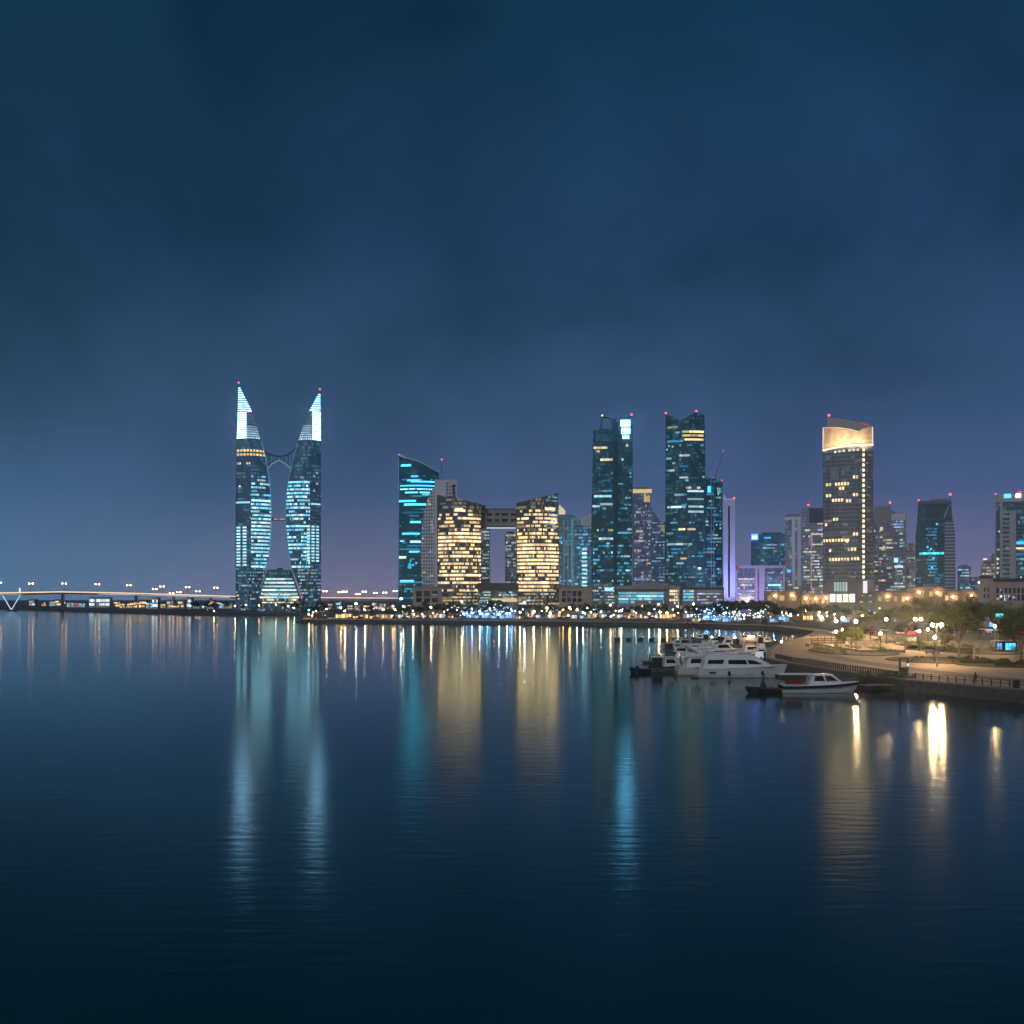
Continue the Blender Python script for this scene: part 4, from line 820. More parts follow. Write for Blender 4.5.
def make_car(paint):
    t = thing('parked_car', 'x', 'car', (0,0,0), 'cars parked along the far shore road')
    mb = MB(); pr = [(-2.1,.35),(2.1,.35),(2.2,.7),(2.0,.95),(1.1,1.02),(-1.9,1.02),(-2.2,.8)]
    mb.prism(pr, -.85, .85); part(mb, 'body', paint, t)
    mb = MB(); mb.loft([[(-1.8,-.8,1.02),(1.05,-.8,1.02),(1.05,.8,1.02),(-1.8,.8,1.02)],[(-1.2,-.62,1.48),(.35,-.62,1.48),(.35,.62,1.48),(-1.2,.62,1.48)]]); part(mb, 'cabin', tinted, t)
    for x in (-1.35, 1.35):
        for y in (-.82, .82): mb = MB(); mb.tube([(x,y-.1,.33),(x,y+.1,.33)], .33, 10); part(mb, 'wheel', tyre, t)
    for y in (-.6, .6):
        mb = MB(); mb.box(2.12,2.24,y-.2,y+.2,.62,.78); part(mb, 'headlight', lit((1,.95,.85), 2), t)
        mb = MB(); mb.box(-2.24,-2.12,y-.2,y+.2,.7,.85); part(mb, 'tail_light', lit((1,.05,.03), 2), t)
    return t
cars = [make_car(p) for p in paint_cols]; ci = 0
for px in [331,351,360,376,396,405,419,428,447,455,464,526,533,543,560,567,586,597,607,624,633,652,675,690,702,712,748,755,765,780,795]:
    d = random.uniform(636, 645) if px < 690 else random.uniform(545, 560); loc = (GX(px, d), d, GZ+.02)
    o = cars[ci] if ci < 4 else dup(random.choice(cars), loc)
    o.location = loc; o.rotation_euler.z = random.choice((0, PI)) + random.uniform(-.5,.5); ci += 1
    reg(o, px, {'car paint white':'white parked car','car paint silver':'silver parked car','car paint dark':'dark parked car','car paint red':'red parked car'}[o.children[0].data.materials[0].name])

for px, d in [(832,395),(846,410),(868,400),(884,420),(900,392),(914,405),(930,418),(948,398),(968,412),(986,402),(1006,415),(1018,396)]:
    loc = (GX(px, d), d, GZ-.03); o = dup(random.choice(cars), loc); o.rotation_euler.z = random.choice((0, PI, PI/2, -PI/2)) + random.uniform(-.2,.2); o['group'] = 'cars parked behind the promenade trees'
    reg(o, px, {'car paint white':'white','car paint silver':'silver','car paint dark':'dark','car paint red':'red'}[o.children[0].data.materials[0].name] + ' car behind the promenade trees')
# ------------------------------------------------------------------ road bridge on the left
def bd(px): return 1080 + 420*px/395
deck = [(-60,594.5),(0,593.6),(60,592.4),(120,593.4),(180,595.2),(240,597),(300,598),(398,598.6)]
t = thing('road_bridge', 'long low road bridge with amber lit edge running behind the twin towers', 'bridge', W(150, 606, bd(150)))
P = [W(x, y, bd(x)) for x, y in deck]
rings = [[(p.x, p.y, p.z), (p.x, p.y+14, p.z), (p.x, p.y+14, p.z-1.7), (p.x, p.y+1, p.z-1.8)] for p in P]
mb = MB(); mb.loft(rings); part(mb, 'deck', pale_panel, t, local=False)
mb = MB(); mb.tube([(p.x, p.y-.5, p.z+.6) for p in P], .55, 6); part(mb, 'parapet_glow', lit((1,.6,.36), 1.7), t, local=False)  # glowing tube added for the lamplight along the parapet
mb = MB(); mb.tube([(W(x, 0, bd(x)).x, bd(x)-.1, CZ - (Tower.interp(deck, x) - HY)/F*bd(x) - 1.0) for x in range(98, 236, 6)], .5, 5); part(mb, 'fascia_glow', lit((.75,.92,1), .9), t, local=False)  # glowing strip added to give the deck fascia its lit look
mb = MB(); mb.tube([(W(x, 0, bd(x)).x, bd(x)-.1, CZ - (Tower.interp(deck, x) - HY)/F*bd(x) - 1.2) for x in range(-14, 24, 6)], .5, 5); part(mb, 'fascia_glow', lit((.35,.8,1), .6), t, local=False)  # second added glow strip, for the cyan lit look of the left span
for px in (60, 134, 172, 209, 330, 372):
    c = W(px, 600, bd(px)); zt = CZ - (Tower.interp(deck, px) - HY)/F*bd(px) - 1.7
    mb = MB(); mb.box(c.x-.7, c.x+.7, c.y+4, c.y+10, -2, zt); part(mb, 'pier', pale_panel, t, local=False)
c = W(9, 611, 1090); zt = 16
for sgn in (-1, 1):
    mb = MB(); mb.tube([(c.x, c.y+6, 1), (c.x + sgn*8.5, c.y+6, zt)], [.6, .45], 6); pr = part(mb, 'inclined_strut', pale_panel, t, local=False)
    mb = MB(); mb.tube([(c.x + sgn*.3, c.y+4.9, 1.5), (c.x + sgn*8.6, c.y+5, zt-.6)], .26, 6); part(mb, 'strut_light', lit((.7,.92,1), 1.6), pr, local=False)
mb = MB(); mb.box(c.x-4, c.x+4, c.y+3, c.y+9, -1, 1.2); part(mb, 'pile_cap', concrete, t, local=False)
mb = MB(); a = W(17.3, 592, 1090); mb.box(a.x-.7, a.x+.7, a.y+5, a.y+6, a.z-1, a.z+4); part(mb, 'lit_pylon', lit((.8,.95,1), 1.3), t, local=False)
def bridge_lamp(px, py, d=None):
    d = d or bd(px) + 6; zd = CZ - (Tower.interp(deck, px) - HY)/F*bd(px); z = CZ - (py - HY)/F*d
    t = thing('bridge_lamp', 'x', 'street lamp', (GX(px, d), d, zd), 'lamps along the bridge'); H = z - zd
    mb = MB(); mb.tube([(0,0,0),(0,0,H)], [.3,.2], 5); part(mb, 'pole', plain_pole, t)
    mb = MB(); mb.tube([(-1.9,0,H-.2),(0,0,H+.2),(1.9,0,H-.2)], .15, 4); part(mb, 'arm', plain_pole, t)
    for x in (-1.9, 1.9): mb = MB(); mb.ball((x,0,H-.3), .85 if px < 230 else 1.0, 8, 6, .7); part(mb, 'lamp_head', lit((1,.5,.2), 26 if px < 230 else 34), t)
    return t
plain_pole = plain('lamp pole paint', (.3,.24,.2), .6)
BL = []
for px, py in [(-1,582.5),(31,583.2),(64.2,583.2),(97.3,584),(128.8,585),(162,586.2),(187.7,586.9),(215.8,587.4),(154.7,588.8),(198,591),(178.8,591.8),(171.5,593),(325,591),(340,591.8),(345,591.4),(358,593.8),(364.3,591.4),(375.5,592.8),(384.8,592.4),(395.3,590.8)]:
    BL.append((px, bridge_lamp(px, py)))
BL.sort(key=lambda q: q[0])
for i, (px, o) in enumerate(BL):
    if px < 230: o['label'] = 'amber twin lamp on the bridge left of the sail towers' + ', ' + ORD[i]
    else: o['label'] = 'amber twin lamp on the bridge right of the sail towers, ' + ORD[i - sum(1 for q in BL if q[0] < 230)]
# far shore houses under the bridge
hs_proto = {}
for i, (px, k) in enumerate([(32,'w'),(44,'a'),(52,'c'),(58,'a'),(63,'a'),(70,'c'),(76,'r'),(82,'c'),(92,'W'),(99,'W'),(106,'W'),(117,'a'),(122,'a'),(127,'a'),(132,'a'),(137,'a'),(143,'a'),(149,'c'),(155,'W'),(163,'a'),(170,'g'),(175,'a'),(181,'a'),(189,'W'),(196,'c'),(203,'w'),(210,'g'),(217,'a'),(223,'c'),(229,'g'),(330,'g'),(338,'c'),(349,'w'),(357,'g'),(366,'a'),(374,'w'),(382,'g'),(390,'w')]):
    d = 1350 if px < 60 else (1240 if px < 120 else (1120 if px < 240 else 1000)); w = random.uniform(2.2, 3.6)*d/F; h = random.uniform(4, 9) if k != 'W' else 11
    t = thing('shore_house', 'x', 'house', (GX(px, d), d, GZ), 'low buildings below the bridge')
    mb = MB(); mb.box(-w, w, 0, 9, 0, h); part(mb, 'wall', concrete if k in 'aw' else pale_panel, t)
    mb = MB(); mb.box(-w-.4, w+.4, -.4, 9.4, h, h+.6); part(mb, 'roof', roof_dark, t)
    col, s = {'w':(WHITE,1.2),'a':(WARM,1.8),'c':(CYW,1.2),'r':(RED,.9),'W':((.8,.97,1),2.0),'g':(GOLD,1.0)}[k]
    for q in range(4):
        for z in ([.2,.6] if h > 5 else [.35]):
            if random.random() < .8: mb = MB(); x = -w + (q+.2)*w/2; mb.box(x, x + w*.33, -.12, -.02, h*z, h*z + h*.24); part(mb, 'window', lit(col, s*random.uniform(.4,1.4)), t)
    reg(t, px, {'w':'low white lit house','a':'low amber lit house','c':'low cyan lit house','r':'low red lit house','W':'taller white lit building','g':'low golden lit house'}[k])

# ------------------------------------------------------------------ boats (local: bow +x, waterline z = 0)
def hull(L, B, f0, f1, stern=.9, n=12):
    rings = []
    for i in range(n+1):
        u = i/n; x = L*u; w = B/2*(stern + (1-stern)*min(1, u*3))*(1 - max(0, (u-.5)/.5)**2.2) + .03; s = f0 + (f1-f0)*u**2
        xr = (1-u)*0; flare = .82 - .3*max(0, u-.5)
        keel = -.45*(1 - max(0, (u-.75)/.25)**2)
        lx = -max(0, (u-.55)/.45)**2*L*.09
        rings.append([(x, w, s), (x + lx*.4, w*flare, s*.35), (x + lx, w*flare*.75, keel*.3), (x + lx, 0, keel), (x + lx, -w*flare*.75, keel*.3), (x + lx*.4, -w*flare, s*.35), (x, -w, s)])
    return rings
def make_boat(name, label, cat, loc, rz, L, B, f0, f1, hm, cabins=(), glass=(), extra=None, group='boats moored in the marina', stripe=None):
    t = thing(name, label, cat, loc, group, rz)
    rg = hull(L, B, f0, f1); mb = MB(); mb.loft(rg); h = part(mb, 'hull', hm, t)
    mb = MB(); rr = [[(p[0][0], p[0][1]*1.015, p[0][2]-.12), (p[0][0], p[0][1]*1.02, p[0][2]+.03), (p[6][0], p[6][1]*1.02, p[6][2]+.03), (p[6][0], p[6][1]*1.015, p[6][2]-.12)] for p in rg]; mb.loft(rr); part(mb, 'deck', stripe and white_gel or (white_gel if hm is white_gel else canvas), t)
    if stripe:
        mb = MB(); k = [[(p[0][0], p[0][1]*1.03, p[0][2]-.1), (p[0][0], p[0][1]*1.0, p[0][2]-.55), (p[6][0], p[6][1]*1.0, p[6][2]-.55), (p[6][0], p[6][1]*1.03, p[6][2]-.1)] for p in rg]; mb.loft(k); part(mb, 'stripe', stripe, h)
    if hm is white_gel:
        mb = MB(); k = []
        for p in rg:
            a = Vector(p[1]).lerp(Vector(p[2]), .72); c_ = Vector(p[2]).lerp(Vector(p[3]), .1)
            k.append([(a.x, a.y*1.02, a.z), (c_.x, c_.y*1.03, c_.z), (c_.x, -c_.y*1.03, c_.z), (a.x, -a.y*1.02, a.z)])
        mb.loft(k); part(mb, 'boot_stripe', navy, h)
    for poly, w0, w1, m_ in cabins:
        z0 = min(z for x, z in poly); z1 = max(z for x, z in poly)
        f = lambda z: w0 + (w1-w0)*(z-z0)/max(.01, z1-z0)
        mb = MB(); mb.loft([[(x, -f(z), z) for x, z in poly], [(x, f(z), z) for x, z in poly]]); cb = part(mb, 'cabin', m_, t)
    for poly, w in glass:
        for sg in (-1, 1):
            z0 = poly[0][1]
            mb = MB(); mb.loft([[(x, sg*w(z), z) for x, z in poly], [(x, sg*(w(z)+.03), z) for x, z in poly]]); part(mb, 'window', tinted, t)
    if extra: extra(t)
    return t
def rail(t, pts, h=.6, r=.025, sides=(-1,1)):
    for sg in sides:
        mb = MB(); top = [(x, sg*y, z+h) for x, y, z in pts]; mb.tube(top, r, 5)
        for x, y, z in pts: mb.tube([(x, sg*y, z), (x, sg*y, z+h)], r*.8, 5)
        part(mb, 'guard_rail', grey_metal, t)
def wl(px, py): d = CZ*F/(py - HY); return Vector((GX(px, d), d, 0))
# large white yacht
def yacht_extra(t):
    rail(t, [(11.5,1.75,2.3),(13,1.45,2.4),(14.5,1.0,2.5),(16,.5,2.55),(16.8,.1,2.6)])
    for x in (5.8, 12.2): mb = MB(); mb.ball((x, -2.15, 1.0), .28, 8, 6, 1.6); part(mb, 'fender', navy, t)
    mb = MB(); mb.box(2, 3.2, -2.32, -2.22, 1.05, 1.25); part(mb, 'porthole', tinted, t)
    mb = MB(); mb.tube([(7.2,0,4.5),(6.8,0,6.0)], [.06,.03]); part(mb, 'mast', white_gel, t)
    mb = MB(); mb.box(3, 7.5, -1.3, 1.3, 4.56, 4.95); part(mb, 'fly_coaming', white_gel, t)
    mb = MB(); mb.loft([[(x, y*1.0, .1) for x, y in ((-1,-1.9),(0,-2.0),(0,2.0),(-1,1.9))], [(x, y, .35) for x, y in ((-1,-1.9),(0,-2.0),(0,2.0),(-1,1.9))]]); part(mb, 'swim_platform', teak, t)
fw = lambda a, b, z0, z1: (lambda z: a + (b-a)*(z-z0)/(z1-z0) + .01)
p = wl(699, 678.3)
make_boat('motor_yacht', 'largest white motor yacht with long dark side windows, broadside in front', 'yacht', (p.x, p.y+2.2, 0), 0, 17.5, 4.8, 1.9, 2.6, white_gel,
  [([(.9,1.85),(1.3,4.2),(2.0,4.55),(9.6,4.5),(11,4.2),(13.6,2.75),(14.4,2.25)], 2.1, 1.55, white_gel)],
  [([(1.7,2.75),(1.9,3.5),(4.9,3.55),(4.7,2.75)], fw(2.1,1.55,1.85,4.55)), ([(5.7,2.7),(5.7,3.5),(9.0,3.5),(9.4,2.7)], fw(2.1,1.55,1.85,4.55)), ([(9.7,2.7),(9.3,3.5),(10.7,3.4),(12.3,2.7)], fw(2.1,1.55,1.85,4.55))], yacht_extra)
# flybridge yacht behind
def fly_extra(t):
    for sg in (-1, 1):
        mb = MB(); mb.loft([[(1.2,sg*1.7,6.0),(1.9,sg*1.7,6.1),(6.2,sg*1.7,3.9),(5.2,sg*1.7,3.9)],[(1.2,sg*1.85,6.0),(1.9,sg*1.85,6.1),(6.2,sg*1.85,3.9),(5.2,sg*1.85,3.9)]]); part(mb, 'radar_arch_leg', white_gel, t)
    mb = MB(); mb.prism([(.7,6.0),(1.2,6.35),(6.5,6.3),(7.6,6.0)], -1.9, 1.9); part(mb, 'hardtop', white_gel, t)
    mb = MB(); mb.prism([(1.0,3.75),(1.4,4.55),(9.4,4.5),(11.2,3.75)], -2.0, 2.0); part(mb, 'fly_coaming', white_gel, t)
    for x, y in ((5.2,-1.7),(5.2,1.7)): mb = MB(); mb.tube([(x+.6,y,4.3),(x,y,6.05)], .05); part(mb, 'post', grey_metal, t)
    mb = MB(); mb.box(-.75, .05, -.5, -.44, .35, 1.0); part(mb, 'flag', red_cloth, t)
    mb = MB(); mb.tube([(3,0,6.2),(2.7,0,7.6)], .04); part(mb, 'mast', white_gel, t)
    rail(t, [(9,2.0,2.1),(11,1.8,2.2),(13,1.3,2.35),(14.8,.6,2.5)])
p = wl(680.5, 677)
make_boat('motor_yacht', 'white flybridge yacht with raked arch behind the largest yacht, red flag at stern', 'yacht', (p.x, p.y+4.6, 0), .06, 16.5, 4.8, 1.7, 2.5, white_gel,
  [([(1.4,1.7),(2.0,3.8),(9.8,3.8),(12.8,2.3)], 2.1, 1.7, white_gel), ([(4.2,3.8),(4.6,4.6),(8.2,4.5),(9.6,3.8)], 1.6, 1.2, white_gel)],
  [([(2.3,2.5),(2.5,3.4),(6.2,3.4),(6.2,2.5)], fw(2.1,1.7,1.7,3.8)), ([(6.6,2.5),(6.6,3.4),(9.8,3.4),(11.4,2.5)], fw(2.1,1.7,1.7,3.8))], fly_extra)
# cabin cruiser in front with navy stripe
def cruiser_extra(t):
    mb = MB(); mb.box(-.6, 5.2, -1.75, 1.75, 3.0, 3.12); part(mb, 'bimini_top', white_gel, t)
    mb = MB(); mb.box(-.4, 3.8, -1.6, 1.6, 2.1, 2.98); part(mb, 'canvas_enclosure', canvas, t)
    for x in (-.4, 3.9):
        for y in (-1.6, 1.6): mb = MB(); mb.tube([(x,y,1.3),(x-.1,y,3.0)], .05); part(mb, 'post', grey_metal, t)
    mb = MB(); mb.box(1.2, 3.4, -.9, .9, 1.45, 1.85); part(mb, 'seat', red_cloth, t)
    rail(t, [(6.5,1.75,1.4),(8.2,1.6,1.5),(9.8,1.25,1.6),(11.2,.7,1.7),(12.2,.2,1.8)], .55)
    mb = MB(); mb.tube([(4.2,-1.5,3.1),(5.6,-1.75,1.4)], .06); part(mb, 'windscreen_strut', white_gel, t)
p = wl(783, 693.6)
make_boat('cabin_cruiser', 'white cabin cruiser with navy stripe and dark canopy, nearest the quay gangway', 'boat', (p.x, p.y+1.9, 0), 0, 12.9, 3.8, 1.3, 1.85, white_gel,
  [([(4.4,1.3),(4.9,3.1),(8.2,3.1),(9.9,1.75),(10.4,1.6)], 1.6, 1.2, white_gel)],
  [([(5.2,2.0),(5.4,2.85),(6.6,2.85),(7.0,2.0)], fw(1.6,1.2,1.3,3.1)), ([(7.2,2.0),(6.9,2.85),(8.0,2.85),(9.1,2.0)], fw(1.6,1.2,1.3,3.1))], cruiser_extra, stripe=navy)
def tender_extra(t):
    mb = MB(); mb.tube([(2.6,0,.6),(2.6,0,3.0)], .06); part(mb, 'mast', grey_metal, t)
    mb = MB(); mb.box(2.4, 3.2, -.4, .4, .7, 1.5); part(mb, 'console', dark_hull, t); mb = MB(); mb.box(1.1, 1.6, -.8, .8, .7, .9); part(mb, 'bench', teak, t)
    mb = MB(); mb.tube([(4.2,-.5,.7),(4.2,-.5,2.5)], .05); part(mb, 'mast', grey_metal, t)
p = wl(783, 693.5)
make_boat('open_boat', 'low dark open boat astern of the cabin cruiser', 'boat', (p.x-.2, p.y+.9, 0), PI, 5.8, 2.2, .75, 1.1, dark_hull, extra=tender_extra)
p = wl(651, 673.5)
make_boat('open_boat', 'small dark dinghy at the left end of the moored boats', 'boat', (p.x, p.y+.5, 0), PI, 4.4, 1.8, .85, 1.3, dark_hull, extra=lambda t: tender_extra(t))
def cabin_extra(t):
    mb = MB(); mb.box(.6, 6.0, -1.4, 1.4, 3.1, 3.25); part(mb, 'roof', white_gel, t)
    mb = MB(); mb.box(.9, 2.8, -1.25, 1.25, 1.2, 3.05); part(mb, 'canvas_enclosure', canvas, t)
    for x in (.8, 3.2, 5.8): mb = MB(); mb.tube([(x,-1.3,1.1),(x,-1.3,3.1)], .05); part(mb, 'post', grey_metal, t)
    mb = MB(); mb.tube([(2,0,3.2),(1.8,0,5.2)], .05); part(mb, 'mast', grey_metal, t); mb = MB(); mb.ball((3.2,.3,3.6), .35); part(mb, 'radar_dome', white_gel, t)
    rail(t, [(6,1.3,1.2),(7.5,1.0,1.3),(8.8,.4,1.5)])
p = wl(649, 672.5)
cab = make_boat('cabin_boat', 'dark canopied cabin boat right of the small dinghy', 'boat', (p.x, p.y+1.6, 0), 0, 9.4, 3.2, 1.1, 1.6, plain('blue grey gelcoat', (.12,.15,.18), .3), [([(3,1.1),(3.3,3.05),(5.6,3.05),(6.8,1.5)], 1.25, 1.05, white_gel)], [([(3.6,1.9),(3.7,2.7),(5.2,2.7),(5.7,1.9)], fw(1.25,1.05,1.1,3.05))], cabin_extra)
# boats further back: copies
yb = make_boat('sport_boat', 'white sport boat half hidden behind the flybridge yacht', 'boat', wl(686, 663), .1, 11, 3.4, 1.2, 1.7, white_gel, [([(2,1.2),(2.6,3.0),(6,3.0),(8,1.5)], 1.4, 1.1, white_gel)], [([(2.9,1.9),(3.1,2.7),(5.7,2.7),(6.7,1.9)], fw(1.4,1.1,1.2,3.0))], lambda t: (rail(t, [(7,1.4,1.4),(8.6,1.1,1.5),(10.2,.5,1.65)]), part((lambda mb: (mb.tube([(3,0,3.0),(2.6,0,6.4)], .05), mb)[1])(MB()), 'mast', grey_metal, t)))
for px, py, rz, sc, lab, src in [(706,655,.3,1.0,'white boat under the warm lit frame, left of it',yb),(722,652,2.9,.9,'white boat with tall mast in the middle of the back row',yb),(736,656,.2,.9,'boat just left of the warm lit gate frame',yb),(664,652,.1,.8,'small cabin boat in the back row at the left',cab),(690,648,2.8,.8,'farthest cabin boat below the floating breakwater end',cab),(716,645,.4,.85,'cabin boat in the farthest row of the marina',cab),(742,648,3.0,.9,'cabin boat moored beyond the gate frame',cab),(758,662,1.2,.8,'sport boat with bow toward the quay wall',yb),(700,662,.15,1.0,'sport boat between the two white yachts',yb),(676,657,.2,.75,'little cabin boat third from the left in the back row',cab),(728,645,2.7,.8,'white sport boat in the farthest row, right one',yb),(694,656,3.0,.8,'cabin boat turned left behind the flybridge yacht',cab),(750,657,.5,.7,'small sport boat right under the gate frame',yb),(668,662,.0,.85,'sport boat between the dark cabin boat and the flybridge yacht',yb),(683,652,.3,.8,'sport boat left of the back row masts',yb),(710,641,2.9,.75,'cabin boat nearest the far water gap, left',cab),(734,642,.2,.8,'sport boat nearest the far water gap, right',yb),(762,652,1.4,.75,'sport boat tied bow first to the bending quay',yb),(755,645,.1,.8,'cabin boat behind the gate frame, right',cab)]:
    dup(src, wl(px, py), rz, sc, lab)
# marina woodwork
m_dock = plain('dock boards', (.17,.13,.10), .8, var=.3, scale=3)
def dock(label, a, b2, wd, z=.55, posts=0, name='jetty', mat=None):
    a, b2 = Vector((a.x, a.y)), Vector((b2.x, b2.y)); d = (b2-a); Ln = d.length; ang = math.atan2(d.y, d.x)
    t = thing(name, label, 'jetty', (a.x, a.y, 0), None, ang)
    mb = MB(); mb.box(0, Ln, -wd/2, wd/2, z-.15, z); part(mb, 'deck', mat or m_dock, t)
    mb = MB()
    k = 1.0
    while k < Ln: mb.box(k, k+2, -wd/2+.15, wd/2-.15, -.4, z-.16); k += 4
    part(mb, 'float', dark_hull, t)
    for i in range(posts):
        x = Ln*(i+.5)/posts; mb = MB(); mb.tube([(x, wd/2+.2, -1), (x, wd/2+.2, z+1.6)], .16, 7); part(mb, 'mooring_post', dark_metal, t)
    return t
dock('long floating breakwater left of the marina', wl(612, 640), wl(700, 640.5), 2.6, .9, 0, mat=plain('wet concrete', (.07,.07,.075), .7))
dock('wooden jetty between the moored yachts and the quay wall', wl(640, 663), wl(768, 667), 2.2, .6, 8)
dock('back row wooden jetty beneath the warm lit frame', wl(668, 649), wl(765, 652), 2.2, .6, 7)
dock('sloping pale gangway float in front of the quay corner', wl(862, 690), wl(903, 689), 2.6, .9, 2, mat=coping)
# warm lit gate frame on the jetty
p = wl(750, 656); t = thing('gate_frame', 'warm lit rectangular gate frame rising over the boats', 'gate', (p.x, p.y, .6))
warm_paint = plain('pale orange paint', (.5,.36,.27), .6)
for x in (-1.6, 1.8): mb = MB(); mb.box(x-.14, x+.14, -.15, .15, 0, 4.3); part(mb, 'post', warm_paint, t)
mb = MB(); mb.box(-1.9, 2.1, -.2, .2, 3.5, 4.4); part(mb, 'beam', warm_paint, t); mb = MB(); mb.box(-1.5, 1.7, -.08, .08, 2.2, 2.4); part(mb, 'crossbar', warm_paint, t)
mb = MB(); mb.box(-.9, .9, -1.2, -1.0, 4.5, 4.62); part(mb, 'flood_lamp', lit(LW, 60), t)

for px, py, lab in ((775, 664.5, 'short warm lamp at the left end of the slatted quay railing'), (735, 651, 'short warm lamp post on the back row jetty, left of the gate frame'), (712, 650.5, 'short warm lamp post at the middle of the back row jetty'), (690, 664.3, 'short warm lamp post on the front jetty behind the yachts')):
    p = wl(px, py); make_lamp('jetty_lamp', lab, 3.0, 1, LW, 160, .16, (p.x + (1.5 if px == 775 else 0), p.y, GZ if px == 775 else .6), 'lamps on the jetties', grey_metal)
# ------------------------------------------------------------------ promenade furniture
def railing(label, pts, step, h=1.05, post_w=.07):
    P = [Vector(p) for p in pts]; t = thing('railing', label, 'railing', P[0])
    for a, b2 in zip(P, P[1:]):
        n = max(1, int((b2-a).length/step))
        for i in range(n):
            q = a.lerp(b2, i/n); mb = MB(); mb.box(q.x-post_w, q.x+post_w, q.y-post_w, q.y+post_w, q.z, q.z+h); part(mb, 'post', dark_metal, t, local=False)
    for z in (h-.03, h*.62, h*.3):
        mb = MB(); mb.tube([p + Vector((0,0,z)) for p in P], .035 if z > h-.1 else .02, 5); part(mb, 'rail', dark_metal, t, local=False)
railing('dark post railing along the right part of the quay', [(66.8,182.2,GZ+.15),(79,158.9,GZ+.15),(84,151,GZ+.15)], 1.6)
railing('slatted railing along the quay behind the cabin cruiser', [(58.2,243,GZ+.15),(58.5,230,GZ+.15),(62,204.5,GZ+.15),(64.2,194,GZ+.15),(65.6,186,GZ+.15)], .85, 1.0, .09)
a, b2 = ground(811, 645), ground(839, 644); t = thing('slatted_wall', 'low brown slatted wall beside the short lamps', 'wall', a)
L_ = b2.x - a.x
mb = MB(); mb.box(0, L_, 0, .4, 0, .25); part(mb, 'base', coping, t)
for k in range(3): mb = MB(); mb.box(0, L_, .1, .22, .4 + k*.6, .85 + k*.6); part(mb, 'slat', brick_red, t)
for k in range(6): mb = MB(); mb.box(L_*k/5.2, L_*k/5.2 + .18, .02, .38, .25, 2.3); part(mb, 'post', dark_metal, t)
structure(strip([(57.2,244),(57.6,230),(61.3,204),(63.5,194),(66,182.5),(79,158),(110,105)], -8.2, -7.8, GZ, GZ+.1), 'kerb', coping)
dark_pave = plain('dark paving band', (.16,.13,.11), .8, var=.2, scale=.6)
structure(strip([(57.2,244),(57.6,230),(61.3,204),(63.5,194),(66,182.5),(79,158),(110,105)], -2.6, -1.2, GZ, GZ+.006), 'pavement_band', dark_pave)
structure(strip([(60,275),(58,244),(58.4,230),(62.1,204),(64.3,194),(66.8,182.5),(80,158)], -17.5, -12.5, GZ, GZ+.006), 'pavement_band', dark_pave)
# raised terrace
a, b2 = ground(862, 652.5), ground(904, 652.5); t = thing('terrace', 'raised paved terrace with low pale kerb beside the short post lamp', 'terrace', (a.x, a.y, GZ)); L_ = b2.x - a.x
mb = MB(); mb.box(0, L_, 0, 44, .0, .5); part(mb, 'paved_top', plain('terrace paving', (.26,.21,.17), .75, var=.2, scale=.5), t)
mb = MB(); mb.box(-.2, L_+.2, -.4, 0, 0, .62); part(mb, 'kerb', coping, t); mb = MB(); mb.box(L_, L_+.35, 0, 44, 0, 1.5); part(mb, 'side_wall', beige_stone, t)
# kiosk booth at quay corner, bins, bollard, canopy, awning
p = ground(903, 676); t = thing('gangway_gate', 'dark gangway gate with white lamp box at the quay corner', 'gate', p)
for x in (-.55, .75): mb = MB(); mb.box(x-.16, x+.16, -.16, .16, 0, 2.9); part(mb, 'post', dark_metal, t)
mb = MB(); mb.box(-.75, .95, -.2, .2, 2.9, 3.15); part(mb, 'beam', dark_metal, t); mb = MB(); mb.box(-.35, .55, -.05, .05, .2, 1.5); part(mb, 'gate_leaf', dark_metal, t); mb = MB(); mb.box(.55, .95, -.4, -.2, 1.7, 2.2); part(mb, 'lamp_box', lit(WHITE, .8), t)
p = ground(1016.3, 688.5); t = thing('waste_bin', 'dark arched waste bin beside the railing at the right', 'bin', p)
mb = MB(); mb.prism([(-.4,0),(.4,0),(.4,1.0),(.25,1.25),(0,1.33),(-.25,1.25),(-.4,1.0)], -.3, .3); part(mb, 'shell', dark_metal, t); mb = MB(); mb.box(-.25, .25, -.34, -.31, .85, 1.05); part(mb, 'opening', tyre, t)
p = ground(974, 660); t = thing('stone_post', 'pale stone post lit amber right of the large tree trunk', 'post', p)
mb = MB(); mb.box(-.16, .16, -.16, .16, 0, 2.6); part(mb, 'shaft', plain('sandstone', (.45,.33,.19), .8), t); mb = MB(); mb.box(-.22, .22, -.22, .22, 2.6, 2.8); part(mb, 'cap', coping, t)
